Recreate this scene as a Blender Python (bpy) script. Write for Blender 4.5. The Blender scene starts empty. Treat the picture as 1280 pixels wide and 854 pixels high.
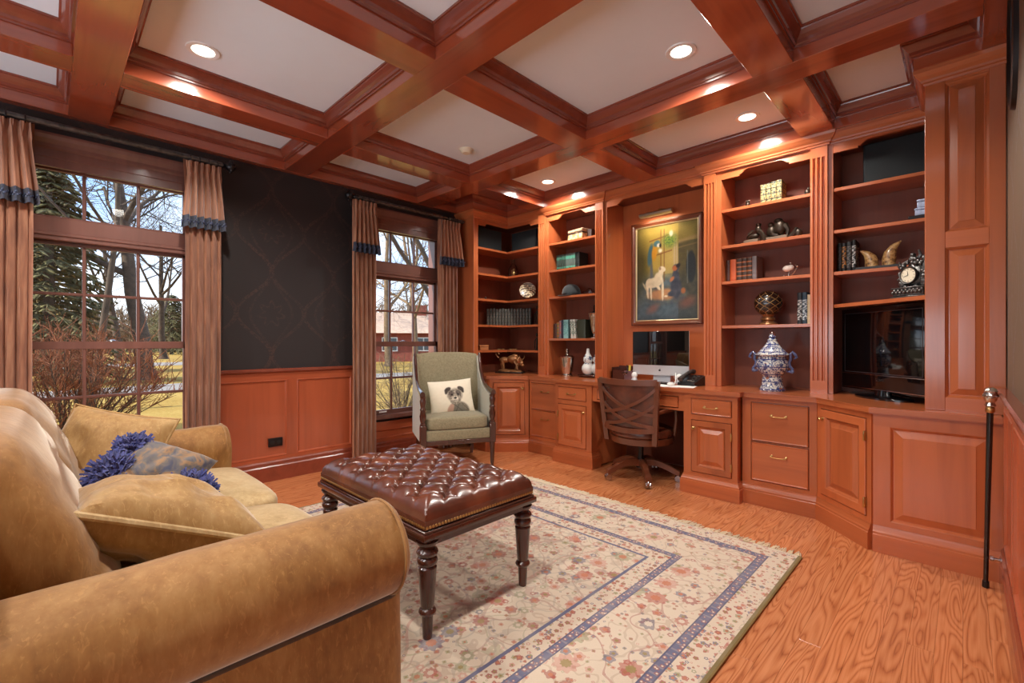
import bpy, bmesh, math, random
from math import sin, cos, pi, radians, sqrt, atan2, exp
from mathutils import Vector, Matrix, noise

random.seed(7)
scene = bpy.context.scene
COL = scene.collection

# ------------------------------------------------------------------ camera
cam_d = bpy.data.cameras.new('camera')
cam_d.sensor_width = 36.0
cam_d.lens = 573.0 / 1280.0 * 36.0
cam_d.clip_start = 0.02
cam_d.clip_end = 400
cam = bpy.data.objects.new('camera', cam_d)
COL.objects.link(cam)
cam.location = (0, 0, 1.10)
cam.rotation_euler = (radians(90), 0, radians(44.65))
scene.camera = cam

# ------------------------------------------------------------------ view, world, sun
scene.view_settings.view_transform = 'Standard'
scene.view_settings.look = 'None'
scene.view_settings.gamma = 1.0
scene.view_settings.exposure = 0.17
scene.view_settings.use_curve_mapping = False
scene.cycles.use_denoising = True
scene.cycles.max_bounces = 8
scene.cycles.diffuse_bounces = 5
scene.cycles.glossy_bounces = 4
scene.cycles.transparent_max_bounces = 16
scene.cycles.sample_clamp_indirect = 6.0
scene.cycles.caustics_reflective = False
scene.cycles.caustics_refractive = False

SKY_STRENGTH = 2.4
world = bpy.data.worlds.new('world')
scene.world = world
world.use_nodes = True
wn = world.node_tree
wn.nodes.clear()
wo = wn.nodes.new('ShaderNodeOutputWorld')
wb = wn.nodes.new('ShaderNodeBackground')
wtc = wn.nodes.new('ShaderNodeTexCoord')
wsep = wn.nodes.new('ShaderNodeSeparateXYZ')
wr = wn.nodes.new('ShaderNodeValToRGB')
wr.color_ramp.elements[0].position = 0.0
wr.color_ramp.elements[0].color = (0.62, 0.68, 0.78, 1)
wr.color_ramp.elements[1].position = 0.75
wr.color_ramp.elements[1].color = (0.14, 0.30, 0.66, 1)
e = wr.color_ramp.elements.new(0.28)
e.color = (0.24, 0.42, 0.74, 1)
wno = wn.nodes.new('ShaderNodeTexNoise')
wno.inputs['Scale'].default_value = 2.2
wno.inputs['Detail'].default_value = 5
wmap = wn.nodes.new('ShaderNodeMapping')
wmap.inputs['Scale'].default_value = (1, 1, 2.6)
wcr = wn.nodes.new('ShaderNodeValToRGB')
wcr.color_ramp.elements[0].position = 0.42
wcr.color_ramp.elements[1].position = 0.66
wmix = wn.nodes.new('ShaderNodeMixRGB')
wmix.inputs['Color2'].default_value = (0.72, 0.74, 0.78, 1)
L = wn.links.new
L(wtc.outputs['Generated'], wsep.inputs[0])
L(wsep.outputs['Z'], wr.inputs['Fac'])
L(wtc.outputs['Generated'], wmap.inputs['Vector'])
L(wmap.outputs[0], wno.inputs['Vector'])
L(wno.outputs['Fac'], wcr.inputs['Fac'])
L(wcr.outputs['Color'], wmix.inputs['Fac'])
L(wr.outputs['Color'], wmix.inputs['Color1'])
L(wmix.outputs['Color'], wb.inputs['Color'])
wb.inputs['Strength'].default_value = SKY_STRENGTH
L(wb.outputs[0], wo.inputs[0])

sun_d = bpy.data.lights.new('sun', 'SUN')
sun_d.energy = 9.0
sun_d.angle = radians(0.6)
sun_d.color = (1.0, 0.93, 0.80)
sun = bpy.data.objects.new('sun', sun_d)
COL.objects.link(sun)
sun.rotation_euler = Vector((0.17, 0.80, -0.55)).to_track_quat('-Z', 'Y').to_euler()

LAMP_W = 60.0          # each recessed ceiling lamp
LAMP_COL = (1.0, 0.95, 0.87)


# two added soft fill lights behind the camera, standing for no real lamps
for nm_, loc_, aim_, sx_, sy_, en_ in (('rear_fill_light', (-1.6, -2.4, 1.1), (-.02, .55, .83), 3.2, 1.6, 90.0),
                                       ('side_fill_light', (.95, -1.9, 1.1), (-.8, .5, .8), 1.4, 1.4, 14.0)):
    ld = bpy.data.lights.new(nm_, 'AREA')
    ld.shape = 'RECTANGLE'
    ld.size, ld.size_y = sx_, sy_
    ld.energy = en_
    ld.color = (0.74, 0.88, 1.0)
    lo = bpy.data.objects.new(nm_, ld)
    COL.objects.link(lo)
    lo.location = loc_
    lo.rotation_euler = Vector(aim_).to_track_quat('-Z', 'Y').to_euler()


# ------------------------------------------------------------------ materials
def srgb(r, g, b):
    def f(c):
        c /= 255.0
        return c / 12.92 if c <= 0.04045 else ((c + 0.055) / 1.055) ** 2.4
    return (f(r), f(g), f(b), 1.0)


class NB:
    """small wrapper for building node trees"""
    def __init__(s, name):
        s.m = bpy.data.materials.new(name)
        s.m.use_nodes = True
        s.t = s.m.node_tree
        s.t.nodes.clear()
        s.out = s.t.nodes.new('ShaderNodeOutputMaterial')
        s.b = None

    def n(s, typ, ins=None, **props):
        nd = s.t.nodes.new('ShaderNode' + typ)
        for k, v in props.items():
            setattr(nd, k, v)
        for k, v in (ins or {}).items():
            s.set(nd.inputs[k], v)
        return nd

    def set(s, sock, v):
        if isinstance(v, bpy.types.NodeSocket):
            s.t.links.new(v, sock)
        elif isinstance(v, bpy.types.Node):
            s.t.links.new(v.outputs[0], sock)
        else:
            sock.default_value = v

    def m_(s, op, a, b=0.0, c=0.0):
        return s.n('Math', {0: a, 1: b, 2: c}, operation=op).outputs[0]

    def mix(s, f, a, b, blend='MIX'):
        return s.n('MixRGB', {'Fac': f, 'Color1': a, 'Color2': b}, blend_type=blend).outputs[0]

    def ramp(s, f, stops, interp='LINEAR'):
        r = s.n('ValToRGB', {'Fac': f})
        cr = r.color_ramp
        cr.interpolation = interp
        while len(cr.elements) < len(stops):
            cr.elements.new(0.5)
        for e_, (p, c) in zip(cr.elements, stops):
            e_.position = p
            e_.color = c if len(c) == 4 else (*c, 1)
        return r.outputs[0]

    def obj(s):
        return s.n('TexCoord').outputs['Object']

    def mapped(s, v, scale=(1, 1, 1), loc=(0, 0, 0), rot=(0, 0, 0)):
        return s.n('Mapping', {'Vector': v, 'Scale': scale, 'Location': loc, 'Rotation': rot}).outputs[0]

    def noise(s, v, scale, detail=3, rough=0.55, dist=0.0):
        return s.n('TexNoise', {'Vector': v, 'Scale': scale, 'Detail': detail, 'Roughness': rough, 'Distortion': dist}).outputs[0]

    def bump(s, h, strength=0.3, dist=0.01):
        return s.n('Bump', {'Height': h, 'Strength': strength, 'Distance': dist}).outputs[0]

    def bsdf(s, **k):
        s.b = s.n('BsdfPrincipled')
        names = dict(col='Base Color', rough='Roughness', metal='Metallic', normal='Normal', coat='Coat Weight', coat_r='Coat Roughness', coat_ior='Coat IOR',
                     sheen='Sheen Weight', sheen_r='Sheen Roughness', sheen_t='Sheen Tint', spec='Specular IOR Level', trans='Transmission Weight', ior='IOR',
                     emit='Emission Color', emit_s='Emission Strength', alpha='Alpha')
        for a, v in k.items():
            s.set(s.b.inputs[names[a]], v)
        s.t.links.new(s.b.outputs[0], s.out.inputs[0])
        return s.m


def plain(name, col, rough=0.5, metal=0.0, bump_scale=None, bump_s=0.2, var=0.12, vscale=9.0, **k):
    """colour with a gentle procedural variation"""
    b = NB(name)
    o = b.obj()
    nz = b.noise(o, vscale, 3)
    dark = tuple(c * (1 - var) for c in col[:3]) + (1,)
    lite = tuple(min(1, c * (1 + var)) for c in col[:3]) + (1,)
    c = b.ramp(nz, [(0.3, dark), (0.7, lite)])
    kw = dict(col=c, rough=rough, metal=metal, **k)
    if bump_scale:
        kw['normal'] = b.bump(b.noise(o, bump_scale, 2), bump_s, 0.004)
    return b.bsdf(**kw)


def wood(name, base, dark, axis='z', rough=0.28, coat=0.5, gscale=1.0, amount=1.0, coat_ior=1.5):
    b = NB(name)
    o = b.obj()
    rnd = b.n('ObjectInfo').outputs['Random']
    off = b.n('CombineXYZ', {0: b.m_('MULTIPLY', rnd, 7.0), 1: b.m_('MULTIPLY', rnd, 3.0), 2: b.m_('MULTIPLY', rnd, 11.0)}).outputs[0]
    o = b.n('VectorMath', {0: o, 1: off}, operation='ADD').outputs[0]
    sc = {'x': (0.9, 14, 14), 'y': (14, 0.9, 14), 'z': (14, 14, 0.9)}[axis]
    v = b.mapped(o, tuple(q * gscale for q in sc))
    n1 = b.noise(v, 1.0, 5, 0.6, 0.6)
    v2 = b.mapped(o, tuple(q * gscale * (0.25 if q > 1 else 0.5) for q in sc))
    n2 = b.noise(v2, 1.0, 3, 0.5, 0.3)
    f = b.m_('MULTIPLY_ADD', n1, 0.55, b.m_('MULTIPLY', n2, 0.45))
    mid = tuple((a + c) / 2 for a, c in zip(base[:3], dark[:3])) + (1,)
    lite = tuple(min(1, a * (1 + .14 * amount)) for a in base[:3]) + (1,)
    c = b.ramp(f, [(0.30, mid if amount < 1.5 else dark), (0.50, base), (0.72, lite)])
    hv = b.n('HueSaturation', {'Color': c, 'Value': b.m_('MULTIPLY_ADD', rnd, 0.22, 0.89)}).outputs[0]
    return b.bsdf(col=hv, rough=rough, coat=coat, coat_r=0.12, coat_ior=coat_ior, normal=b.bump(n1, 0.06, 0.004))


CH = srgb(179, 97, 56)
CHD = srgb(118, 54, 30)
M = {}
M['cherry_z'] = wood('cherry_vertical_grain', CH, CHD, 'z')
M['cherry_x'] = wood('cherry_cross_grain', CH, CHD, 'x')
M['cherry_y'] = wood('cherry_lengthwise_grain', CH, CHD, 'y')
M['wainscot_z'] = wood('wainscot_shaded_cherry_vertical', srgb(162, 80, 50), srgb(108, 44, 26), 'z')  # redder cherry, darkened: the window wall's shade is in the colour
M['wainscot_y'] = wood('wainscot_shaded_cherry_lengthwise', srgb(162, 80, 50), srgb(108, 44, 26), 'y')
M['beam_x'] = wood('beam_cherry_x', srgb(154, 70, 42), srgb(98, 38, 22), 'x', rough=0.22, coat=1.0, coat_ior=1.75)
M['beam_y'] = wood('beam_cherry_y', srgb(154, 70, 42), srgb(98, 38, 22), 'y', rough=0.22, coat=1.0, coat_ior=1.75)
M['trim'] = wood('moulding_cherry', srgb(128, 60, 42), srgb(86, 36, 24), 'x', rough=0.25, coat=0.6)
M['back'] = wood('shaded_cherry_back_panel', srgb(120, 60, 38), srgb(80, 36, 23), 'z', rough=0.6, coat=0.05)  # darkened cherry: the dimness inside the recesses is put in the colour
M['dark_wood'] = wood('dark_mahogany', srgb(70, 34, 24), srgb(34, 15, 11), 'z', rough=0.22, coat=0.7)
M['chair_wood'] = wood('walnut_chair_wood', srgb(104, 56, 36), srgb(58, 28, 18), 'z', rough=0.3, coat=0.5)
M['ceiling'] = plain('ceiling_white', srgb(222, 230, 236), 0.7, var=0.01)
M['plaster'] = plain('plain_plaster', srgb(190, 170, 150), 0.8, var=0.03)
M['brass'] = plain('aged_brass', srgb(196, 160, 104), 0.28, 1.0, var=0.08)
M['silver'] = plain('polished_silver', srgb(205, 200, 192), 0.16, 1.0, var=0.05)
M['chrome'] = plain('chrome', srgb(190, 190, 195), 0.15, 1.0, var=0.03)
M['black'] = plain('black_plastic', srgb(18, 18, 20), 0.35, var=0.1)
M['black_gloss'] = plain('black_gloss', srgb(8, 9, 11), 0.08, var=0.05, coat=0.5, coat_r=0.03)
M['blackcloth'] = plain('black_speaker_cloth', srgb(26, 31, 33), 0.85, bump_scale=400, var=0.1)
M['bronze'] = plain('dark_bronze', srgb(60, 48, 38), 0.38, 0.6, var=0.35, vscale=22)
M['bronze_gold'] = plain('golden_bronze', srgb(150, 104, 66), 0.35, 0.55, var=0.35, vscale=25)
M['pewter'] = plain('dark_pewter', srgb(92, 90, 88), 0.35, 0.8, var=0.5, vscale=30)
M['iron'] = plain('black_iron', srgb(34, 28, 28), 0.4, 0.5, var=0.2)
M['white'] = plain('white_paint', srgb(228, 226, 222), 0.4, var=0.03)
M['paper'] = plain('white_paper', srgb(232, 230, 226), 0.7, var=0.02)
M['cream_page'] = plain('cream_pages', srgb(222, 206, 170), 0.8, var=0.05, vscale=60)
M['ivory'] = plain('ivory_enamel', srgb(226, 216, 190), 0.35, var=0.05)
M['aluminium'] = plain('pale_aluminium', srgb(206, 208, 212), 0.32, 0.4, var=0.02)


def glass_mat(name, tint=(1, 1, 1, 1), refl=0.9):
    b = NB(name)
    tr = b.n('BsdfTransparent', {'Color': tint})
    gl = b.n('BsdfGlossy', {'Roughness': 0.0, 'Color': (1, 1, 1, 1)})
    fr = b.n('Fresnel', {'IOR': 1.45})
    f = b.m_('MULTIPLY', fr.outputs[0], refl)
    mx = b.n('MixShader', {0: f, 1: tr.outputs[0], 2: gl.outputs[0]})
    b.t.links.new(mx.outputs[0], b.out.inputs[0])
    return b.m


M['pane'] = glass_mat('window_glass', (0.97, 0.985, 0.98, 1), 0.7)
M['clear'] = glass_mat('clear_glass', (0.93, 0.95, 0.95, 1), 1.0)


def emit_mat(name, col, s):
    b = NB(name)
    em = b.n('Emission', {'Color': col, 'Strength': s})
    b.t.links.new(em.outputs[0], b.out.inputs[0])
    return b.m


M['lamp_glow'] = emit_mat('lamp_glow', (1.0, 0.88, 0.70, 1), 5.0)


# ------------------------------------------------------------------ geometry
class G:
    """collects shapes in one bmesh"""
    def __init__(s):
        s.bm = bmesh.new()

    def _x(s, verts, mat):
        if mat is not None:
            bmesh.ops.transform(s.bm, matrix=mat, verts=verts)

    def box(s, x0, x1, y0, y1, z0, z1, bev=0.0, seg=1, mat=None):
        r = bmesh.ops.create_cube(s.bm, size=1.0)
        vs = r['verts']
        for v in vs:
            v.co = Vector((x0 + (v.co.x + .5) * (x1 - x0), y0 + (v.co.y + .5) * (y1 - y0), z0 + (v.co.z + .5) * (z1 - z0)))
        s._x(vs, mat)
        if bev > 0:
            es = list({e_ for v in vs for e_ in v.link_edges})
            bmesh.ops.bevel(s.bm, geom=es, offset=bev, segments=seg, affect='EDGES', profile=0.5)
        return s

    def rings(s, rings, closed=True, cap0=True, cap1=True, loop=False):
        """skin a list of rings (lists of points)"""
        vr = [[s.bm.verts.new(p) for p in r] for r in rings]
        n = len(vr[0])
        k = len(vr)
        for i in range(k if loop else k - 1):
            a, b_ = vr[i], vr[(i + 1) % k]
            for j in range(n if closed else n - 1):
                q = (a[j], a[(j + 1) % n], b_[(j + 1) % n], b_[j])
                try:
                    s.bm.faces.new(q)
                except ValueError:
                    pass
        if closed and not loop:
            if cap0:
                try:
                    s.bm.faces.new(list(reversed(vr[0])))
                except ValueError:
                    pass
            if cap1:
                try:
                    s.bm.faces.new(vr[-1])
                except ValueError:
                    pass
        return s

    def lathe(s, prof, c=(0, 0, 0), n=16, mat=None, sq=1.0):
        rs = []
        for r, z in prof:
            rr = max(r, 0.0004)
            ring = [Vector((c[0] + rr * cos(2 * pi * i / n), c[1] + rr * sq * sin(2 * pi * i / n), c[2] + z)) for i in range(n)]
            if mat is not None:
                ring = [mat @ p for p in ring]
            rs.append(ring)
        return s.rings(rs)

    def tube(s, pts, r=0.01, n=6, closed=False, flat=1.0, up=None):
        pts = [Vector(p) for p in pts]
        k = len(pts)
        rad = r if isinstance(r, (list, tuple)) else [r] * k
        rs = []
        prev = None
        for i in range(k):
            if closed:
                d = pts[(i + 1) % k] - pts[i - 1]
            else:
                d = pts[min(i + 1, k - 1)] - pts[max(i - 1, 0)]
            if d.length < 1e-9:
                d = Vector((0, 0, 1))
            d.normalize()
            if prev is None:
                ref = Vector(up) if up else (Vector((0, 0, 1)) if abs(d.z) < .9 else Vector((1, 0, 0)))
                a = ref - d * ref.dot(d)
            else:
                a = prev - d * prev.dot(d)
            if a.length < 1e-6:
                a = d.orthogonal()
            a.normalize()
            prev = a
            b_ = d.cross(a)
            rs.append([pts[i] + (a * cos(2 * pi * j / n) + b_ * sin(2 * pi * j / n) * flat) * rad[i] for j in range(n)])
        return s.rings(rs, loop=closed)

    def prism(s, poly, t0, t1, plane='xy', mat=None):
        def P(u, v, t):
            p = {'xy': (u, v, t), 'xz': (u, t, v), 'yz': (t, u, v)}[plane]
            p = Vector(p)
            return mat @ p if mat is not None else p
        return s.rings([[P(u, v, t0) for u, v in poly], [P(u, v, t1) for u, v in poly]])

    def ell(s, c, rx, ry, rz, n=14, m=9, mat=None, e1=1.0, e2=1.0):
        def pw(a, e_):
            return math.copysign(abs(a) ** e_, a)
        rs = []
        for i in range(m + 1):
            th = -pi / 2 + pi * i / m
            if i in (0, m):
                th *= 0.999
            ring = []
            for j in range(n):
                ph = 2 * pi * j / n
                p = Vector((rx * pw(cos(th), e1) * pw(cos(ph), e2), ry * pw(cos(th), e1) * pw(sin(ph), e2), rz * pw(sin(th), e1)))
                if mat is not None:
                    p = mat @ p
                ring.append(p + Vector(c))
            rs.append(ring)
        return s.rings(rs)

    def grid(s, f, nu, nv, cu=False, cv=False):
        vs = [[s.bm.verts.new(f(i / (nu if cu else nu - 1), j / (nv if cv else nv - 1))) for j in range(nv)] for i in range(nu)]
        for i in range(nu if cu else nu - 1):
            for j in range(nv if cv else nv - 1):
                try:
                    s.bm.faces.new((vs[i][j], vs[(i + 1) % nu][j], vs[(i + 1) % nu][(j + 1) % nv], vs[i][(j + 1) % nv]))
                except ValueError:
                    pass
        return s


def off_poly(poly, d):
    """inset (d>0) a CCW polygon with mitred corners"""
    out = []
    n = len(poly)
    for i in range(n):
        p0, p1, p2 = Vector(poly[i - 1]), Vector(poly[i]), Vector(poly[(i + 1) % n])
        a = (p1 - p0).normalized()
        b_ = (p2 - p1).normalized()
        na = Vector((-a.y, a.x))
        nb = Vector((-b_.y, b_.x))
        m_ = na + nb
        m_ = m_ / max(0.2, m_.dot(na)) if m_.length > 1e-6 else na
        out.append(p1 + m_ * d)
    return out


def off_path(path, d):
    """offset an open path to its left by d"""
    out = []
    n = len(path)
    for i in range(n):
        p1 = Vector(path[i])
        if i == 0:
            a = b_ = (Vector(path[1]) - p1).normalized()
        elif i == n - 1:
            a = b_ = (p1 - Vector(path[-2])).normalized()
        else:
            a = (p1 - Vector(path[i - 1])).normalized()
            b_ = (Vector(path[i + 1]) - p1).normalized()
        na = Vector((-a.y, a.x))
        nb = Vector((-b_.y, b_.x))
        m_ = na + nb
        m_ = m_ / max(0.25, m_.dot(na)) if m_.length > 1e-6 else na
        out.append(p1 + m_ * d)
    return out


def sweep_path(g, path, prof):
    """sweep a closed profile [(out, z)] along an open path; out is to the RIGHT of the path"""
    offs = [off_path(path, -o) for o, z in prof]
    g.rings([[Vector((offs[k][i].x, offs[k][i].y, prof[k][1])) for k in range(len(prof))] for i in range(len(path))])


def sweep_loop(g, poly, prof):
    """rings of a CCW polygon inset by prof[(inset, z)]"""
    offs = [off_poly(poly, o) for o, z in prof]
    g.rings([[Vector((p.x, p.y, prof[k][1])) for p in offs[k]] for k in range(len(prof))], cap0=False, cap1=False)


MESH_SMOOTH = radians(38)


def obj(name, g, mat, parent=None, smooth=True, world=False, kind=None):
    me = bpy.data.meshes.new(name)
    if world and parent is not None:
        bmesh.ops.transform(g.bm, matrix=parent_matrix(parent).inverted(), verts=g.bm.verts[:])
    bmesh.ops.recalc_face_normals(g.bm, faces=g.bm.faces[:])
    g.bm.to_mesh(me)
    g.bm.free()
    if smooth:
        me.shade_smooth()
        me.set_sharp_from_angle(angle=MESH_SMOOTH)
    o = bpy.data.objects.new(name, me)
    COL.objects.link(o)
    if isinstance(mat, (list, tuple)):
        for m_ in mat:
            me.materials.append(m_)
    elif mat is not None:
        me.materials.append(mat)
    if parent is not None:
        o.parent = parent
    if kind:
        o['kind'] = kind
    return o


def parent_matrix(p):
    m_ = Matrix.Translation(p.location) @ p.rotation_euler.to_matrix().to_4x4()
    return parent_matrix(p.parent) @ m_ if p.parent else m_


def thing(name, label, cat, loc=(0, 0, 0), rotz=0.0, group=None):
    o = bpy.data.objects.new(name, None)
    o.empty_display_size = 0.1
    COL.objects.link(o)
    o.location = loc
    o.rotation_euler = (0, 0, rotz)
    tag(o, label, cat, group)
    return o


def tag(o, label, cat, group=None):
    o['label'] = label
    o['category'] = cat
    if group:
        o['group'] = group
    return o


def struct(name, g, mat, parent=None, **k):
    return obj(name, g, mat, parent, kind='structure', **k)


def struct_empty(name, loc=(0, 0, 0)):
    o = bpy.data.objects.new(name, None)
    COL.objects.link(o)
    o.location = loc
    o['kind'] = 'structure'
    return o


def single(name, g, mat, label, cat, group=None, loc=(0, 0, 0), rotz=0.0, **k):
    o = obj(name, g, mat, None, **k)
    o.location = loc
    o.rotation_euler = (0, 0, rotz)
    return tag(o, label, cat, group)


def copy_tree(o, parent=None):
    c = o.copy()
    COL.objects.link(c)
    if parent is not None:
        c.parent = parent
    for ch in list(o.children):
        copy_tree(ch, c)
    return c

# ================================================================== ROOM SHELL
ZB = 2.47      # underside of the beams
ZC = 2.61      # white ceiling panels
XW, XR, YB = -3.92, 0.14, 3.95


def rect_loops(g, x0, x1, z0, z1, prof, mat=None, cap=True):
    """concentric rectangles in the XZ plane; prof = [(inset, y)] with the viewer at -y"""
    rs = []
    for d, y in prof:
        ring = [Vector((x0 + d, y, z0 + d)), Vector((x1 - d, y, z0 + d)), Vector((x1 - d, y, z1 - d)), Vector((x0 + d, y, z1 - d))]
        if mat is not None:
            ring = [mat @ p for p in ring]
        rs.append(ring)
    g.rings(rs, cap0=False, cap1=cap)
    return g


def raised_panel(x0, x1, z0, z1, y=0.0, bevel=0.04, mat=None):
    """recessed groove, bevelled field, flat centre"""
    g = G()
    return rect_loops(g, x0, x1, z0, z1, [(0, y), (.006, y + .004), (.012, y + .012), (.016, y + .012), (.016 + bevel, y + .002), (.018 + bevel, y)], mat)


# ---- floor of separate oak boards
b = NB('oak_board')
o_ = b.obj()
rnd = b.n('ObjectInfo').outputs['Random']
off_ = b.n('CombineXYZ', {0: b.m_('MULTIPLY', rnd, 9.0), 1: b.m_('MULTIPLY', rnd, 31.0), 2: b.m_('MULTIPLY', rnd, 5.0)}).outputs[0]
o_ = b.n('VectorMath', {0: o_, 1: off_}, operation='ADD').outputs[0]
low = b.noise(b.mapped(o_, (9.0, 0.8, 1)), 1.0, 2, 0.5, 0.25)
rings_ = b.m_('POWER', b.m_('MULTIPLY_ADD', b.m_('SINE', b.m_('MULTIPLY', low, 150.0)), 0.5, 0.5), 0.45)
fine = b.noise(b.mapped(o_, (170, 5.0, 1)), 1.0, 3, 0.6)
c_ = b.ramp(b.m_('MULTIPLY_ADD', rings_, 0.46, b.m_('MULTIPLY_ADD', fine, 0.60, -0.06)),
            [(0.10, srgb(142, 76, 42)), (0.42, srgb(186, 112, 68)), (0.80, srgb(208, 136, 90))])
hv = b.n('HueSaturation', {'Color': c_, 'Value': b.m_('MULTIPLY_ADD', rnd, 0.12, 0.95)}).outputs[0]
M['oak'] = b.bsdf(col=hv, rough=0.26, coat=0.25, coat_r=0.12, normal=b.bump(rings_, 0.05, 0.002))

g = G()
g.box(-4.08, 1.4, -3.7, 4.1, -0.12, -0.014)
floor = struct('floor', g, M['plaster'])
g = G()
g.box(XW, XR, -3.6, 0.2, -0.014, 0.0)
g.box(XR, 1.3, -3.6, 1.0, -0.014, 0.0)
obj('floor_surround', g, M['oak'], floor)
BW = 0.0725
plank_mesh = {}
rg = random.Random(3)
nb_ = int((XR + 0.0 - XW) / BW)
for i in range(nb_):
    x = XR - (i + 1) * BW
    y = 0.2
    first = True
    while y < 3.93:
        ln = rg.choice([0.45, 0.7, 0.95, 1.2]) if first else rg.choice([1.05, 1.3, 1.55])
        first = False
        if 3.93 - (y + ln) < 0.4:
            ln = 3.93 - y
        key = round(ln, 3)
        if key not in plank_mesh:
            q = G()
            q.box(.0002, BW - .0002, .0004, ln - .0004, -0.014, 0.0, 0.0006)
            o = obj('plank', q, M['oak'], floor, smooth=False)
            plank_mesh[key] = o.data
        else:
            o = bpy.data.objects.new('plank', plank_mesh[key])
            COL.objects.link(o)
            o.parent = floor
        o.location = (x, y, 0)
        y += ln
        if len(plank_mesh) > 60:
            break

# ---- wallpaper
def wallpaper(name, base, mark, horiz, rough=0.55):
    b = NB(name)
    o = b.obj()
    s = b.n('SeparateXYZ', {0: o})
    u = s.outputs[horiz]
    v = s.outputs['Z']
    # ogee lattice with an inner echo and palmettes
    W_, H_ = 0.50, 0.66
    V = b.m_('MULTIPLY', v, 2 * pi / H_)
    cv = b.m_('MULTIPLY_ADD', b.m_('COSINE', V), 0.25, 0.25)
    fu = b.m_('SUBTRACT', b.m_('FRACT', b.m_('DIVIDE', u, W_)), 0.5)
    tri = b.m_('ABSOLUTE', fu)
    fv = b.m_('SUBTRACT', b.m_('FRACT', b.m_('ADD', b.m_('DIVIDE', v, H_), 0.5)), 0.5)
    d1 = b.m_('ABSOLUTE', b.m_('SUBTRACT', tri, cv))
    d2 = b.m_('ABSOLUTE', b.m_('SUBTRACT', tri, b.m_('MULTIPLY', cv, 0.62)))
    ang = b.m_('ARCTAN2', b.m_('MULTIPLY', fu, W_), b.m_('MULTIPLY', fv, H_))
    rad = b.m_('SQRT', b.m_('ADD', b.m_('POWER', b.m_('MULTIPLY', tri, W_), 2.0), b.m_('POWER', b.m_('MULTIPLY', b.m_('ABSOLUTE', fv), H_), 2.0)))
    petal = b.m_('LESS_THAN', b.m_('ABSOLUTE', b.m_('SUBTRACT', rad, b.m_('MULTIPLY_ADD', b.m_('COSINE', b.m_('MULTIPLY', ang, 7.0)), 0.022, 0.075))), 0.012)
    scroll = b.m_('GREATER_THAN', b.noise(o, 34, 2, 0.5, 1.8), 0.5)
    msk = b.m_('MAXIMUM', b.m_('LESS_THAN', d1, 0.035), b.m_('MAXIMUM', b.m_('MULTIPLY', b.m_('LESS_THAN', d2, 0.022), 0.6), b.m_('MULTIPLY', petal, 0.7)))
    msk = b.m_('MULTIPLY', msk, b.m_('MULTIPLY_ADD', scroll, 0.65, 0.12))
    worn = b.noise(o, 3.0, 4)
    msk = b.m_('MULTIPLY', msk, b.ramp(worn, [(0.3, (.3, .3, .3)), (0.65, (1, 1, 1))]))
    c = b.mix(msk, base, mark)
    c = b.mix(b.m_('MULTIPLY', b.noise(o, 130, 2), 0.35), c, tuple(q * .6 for q in base[:3]) + (1,))
    r = b.m_('MULTIPLY_ADD', msk, -0.2, rough)
    return b.bsdf(col=c, rough=r, spec=0.35, normal=b.bump(msk, 0.25, 0.002))


M['damask'] = wallpaper('dark_damask', srgb(46, 40, 40), srgb(78, 56, 50), 'Y')
M['damask_r'] = wallpaper('lit_damask', srgb(112, 92, 74), srgb(84, 84, 92), 'Y')  # same wallpaper; the grazing light on the right wall is in its colours

W1 = (-0.12, 0.71)
W2 = (2.055, 2.885)
W3 = (-2.295, -1.465)
WZ = (0.40, 2.19)
g = G()
xo, xi = -4.08, XW
g.box(xo, xi, -3.7, W3[0], 0, ZC)
g.box(xo, xi, W3[1], W1[0], 0, ZC)
g.box(xo, xi, W1[1], W2[0], 0, ZC)
g.box(xo, xi, W2[1], 4.1, 0, ZC)
for w in (W1, W2, W3):
    g.box(xo, xi, w[0], w[1], 0, WZ[0])
    g.box(xo, xi, w[0], w[1], WZ[1], ZC)
wall_left = struct('wall_left', g, M['damask'], smooth=False)
g = G()
g.box(-4.08, 0.3, YB, 4.1, 0, ZC)
struct('wall_back', g, M['back'], smooth=False)
g = G()
g.box(XR, 0.28, 1.0, 4.1, 0, ZC)
wall_right = struct('wall_right', g, M['damask_r'], smooth=False)
g = G()
g.box(-4.08, 1.4, -3.7, -3.6, 0, ZC)
g.box(1.3, 1.4, -3.6, 1.12, 0, ZC)
g.box(0.28, 1.3, 1.0, 1.12, 0, ZC)
struct('wall_front', g, M['plaster'], smooth=False)

# ---- wainscot on the window wall and on the right wall
ML = Matrix.Translation((-3.893, 0, 0)) @ Matrix.Rotation(pi / 2, 4, 'Z')     # local x = world y
MR = Matrix.Translation((0.126, 0, 0)) @ Matrix.Rotation(-pi / 2, 4, 'Z')     # local x = -world y


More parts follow.
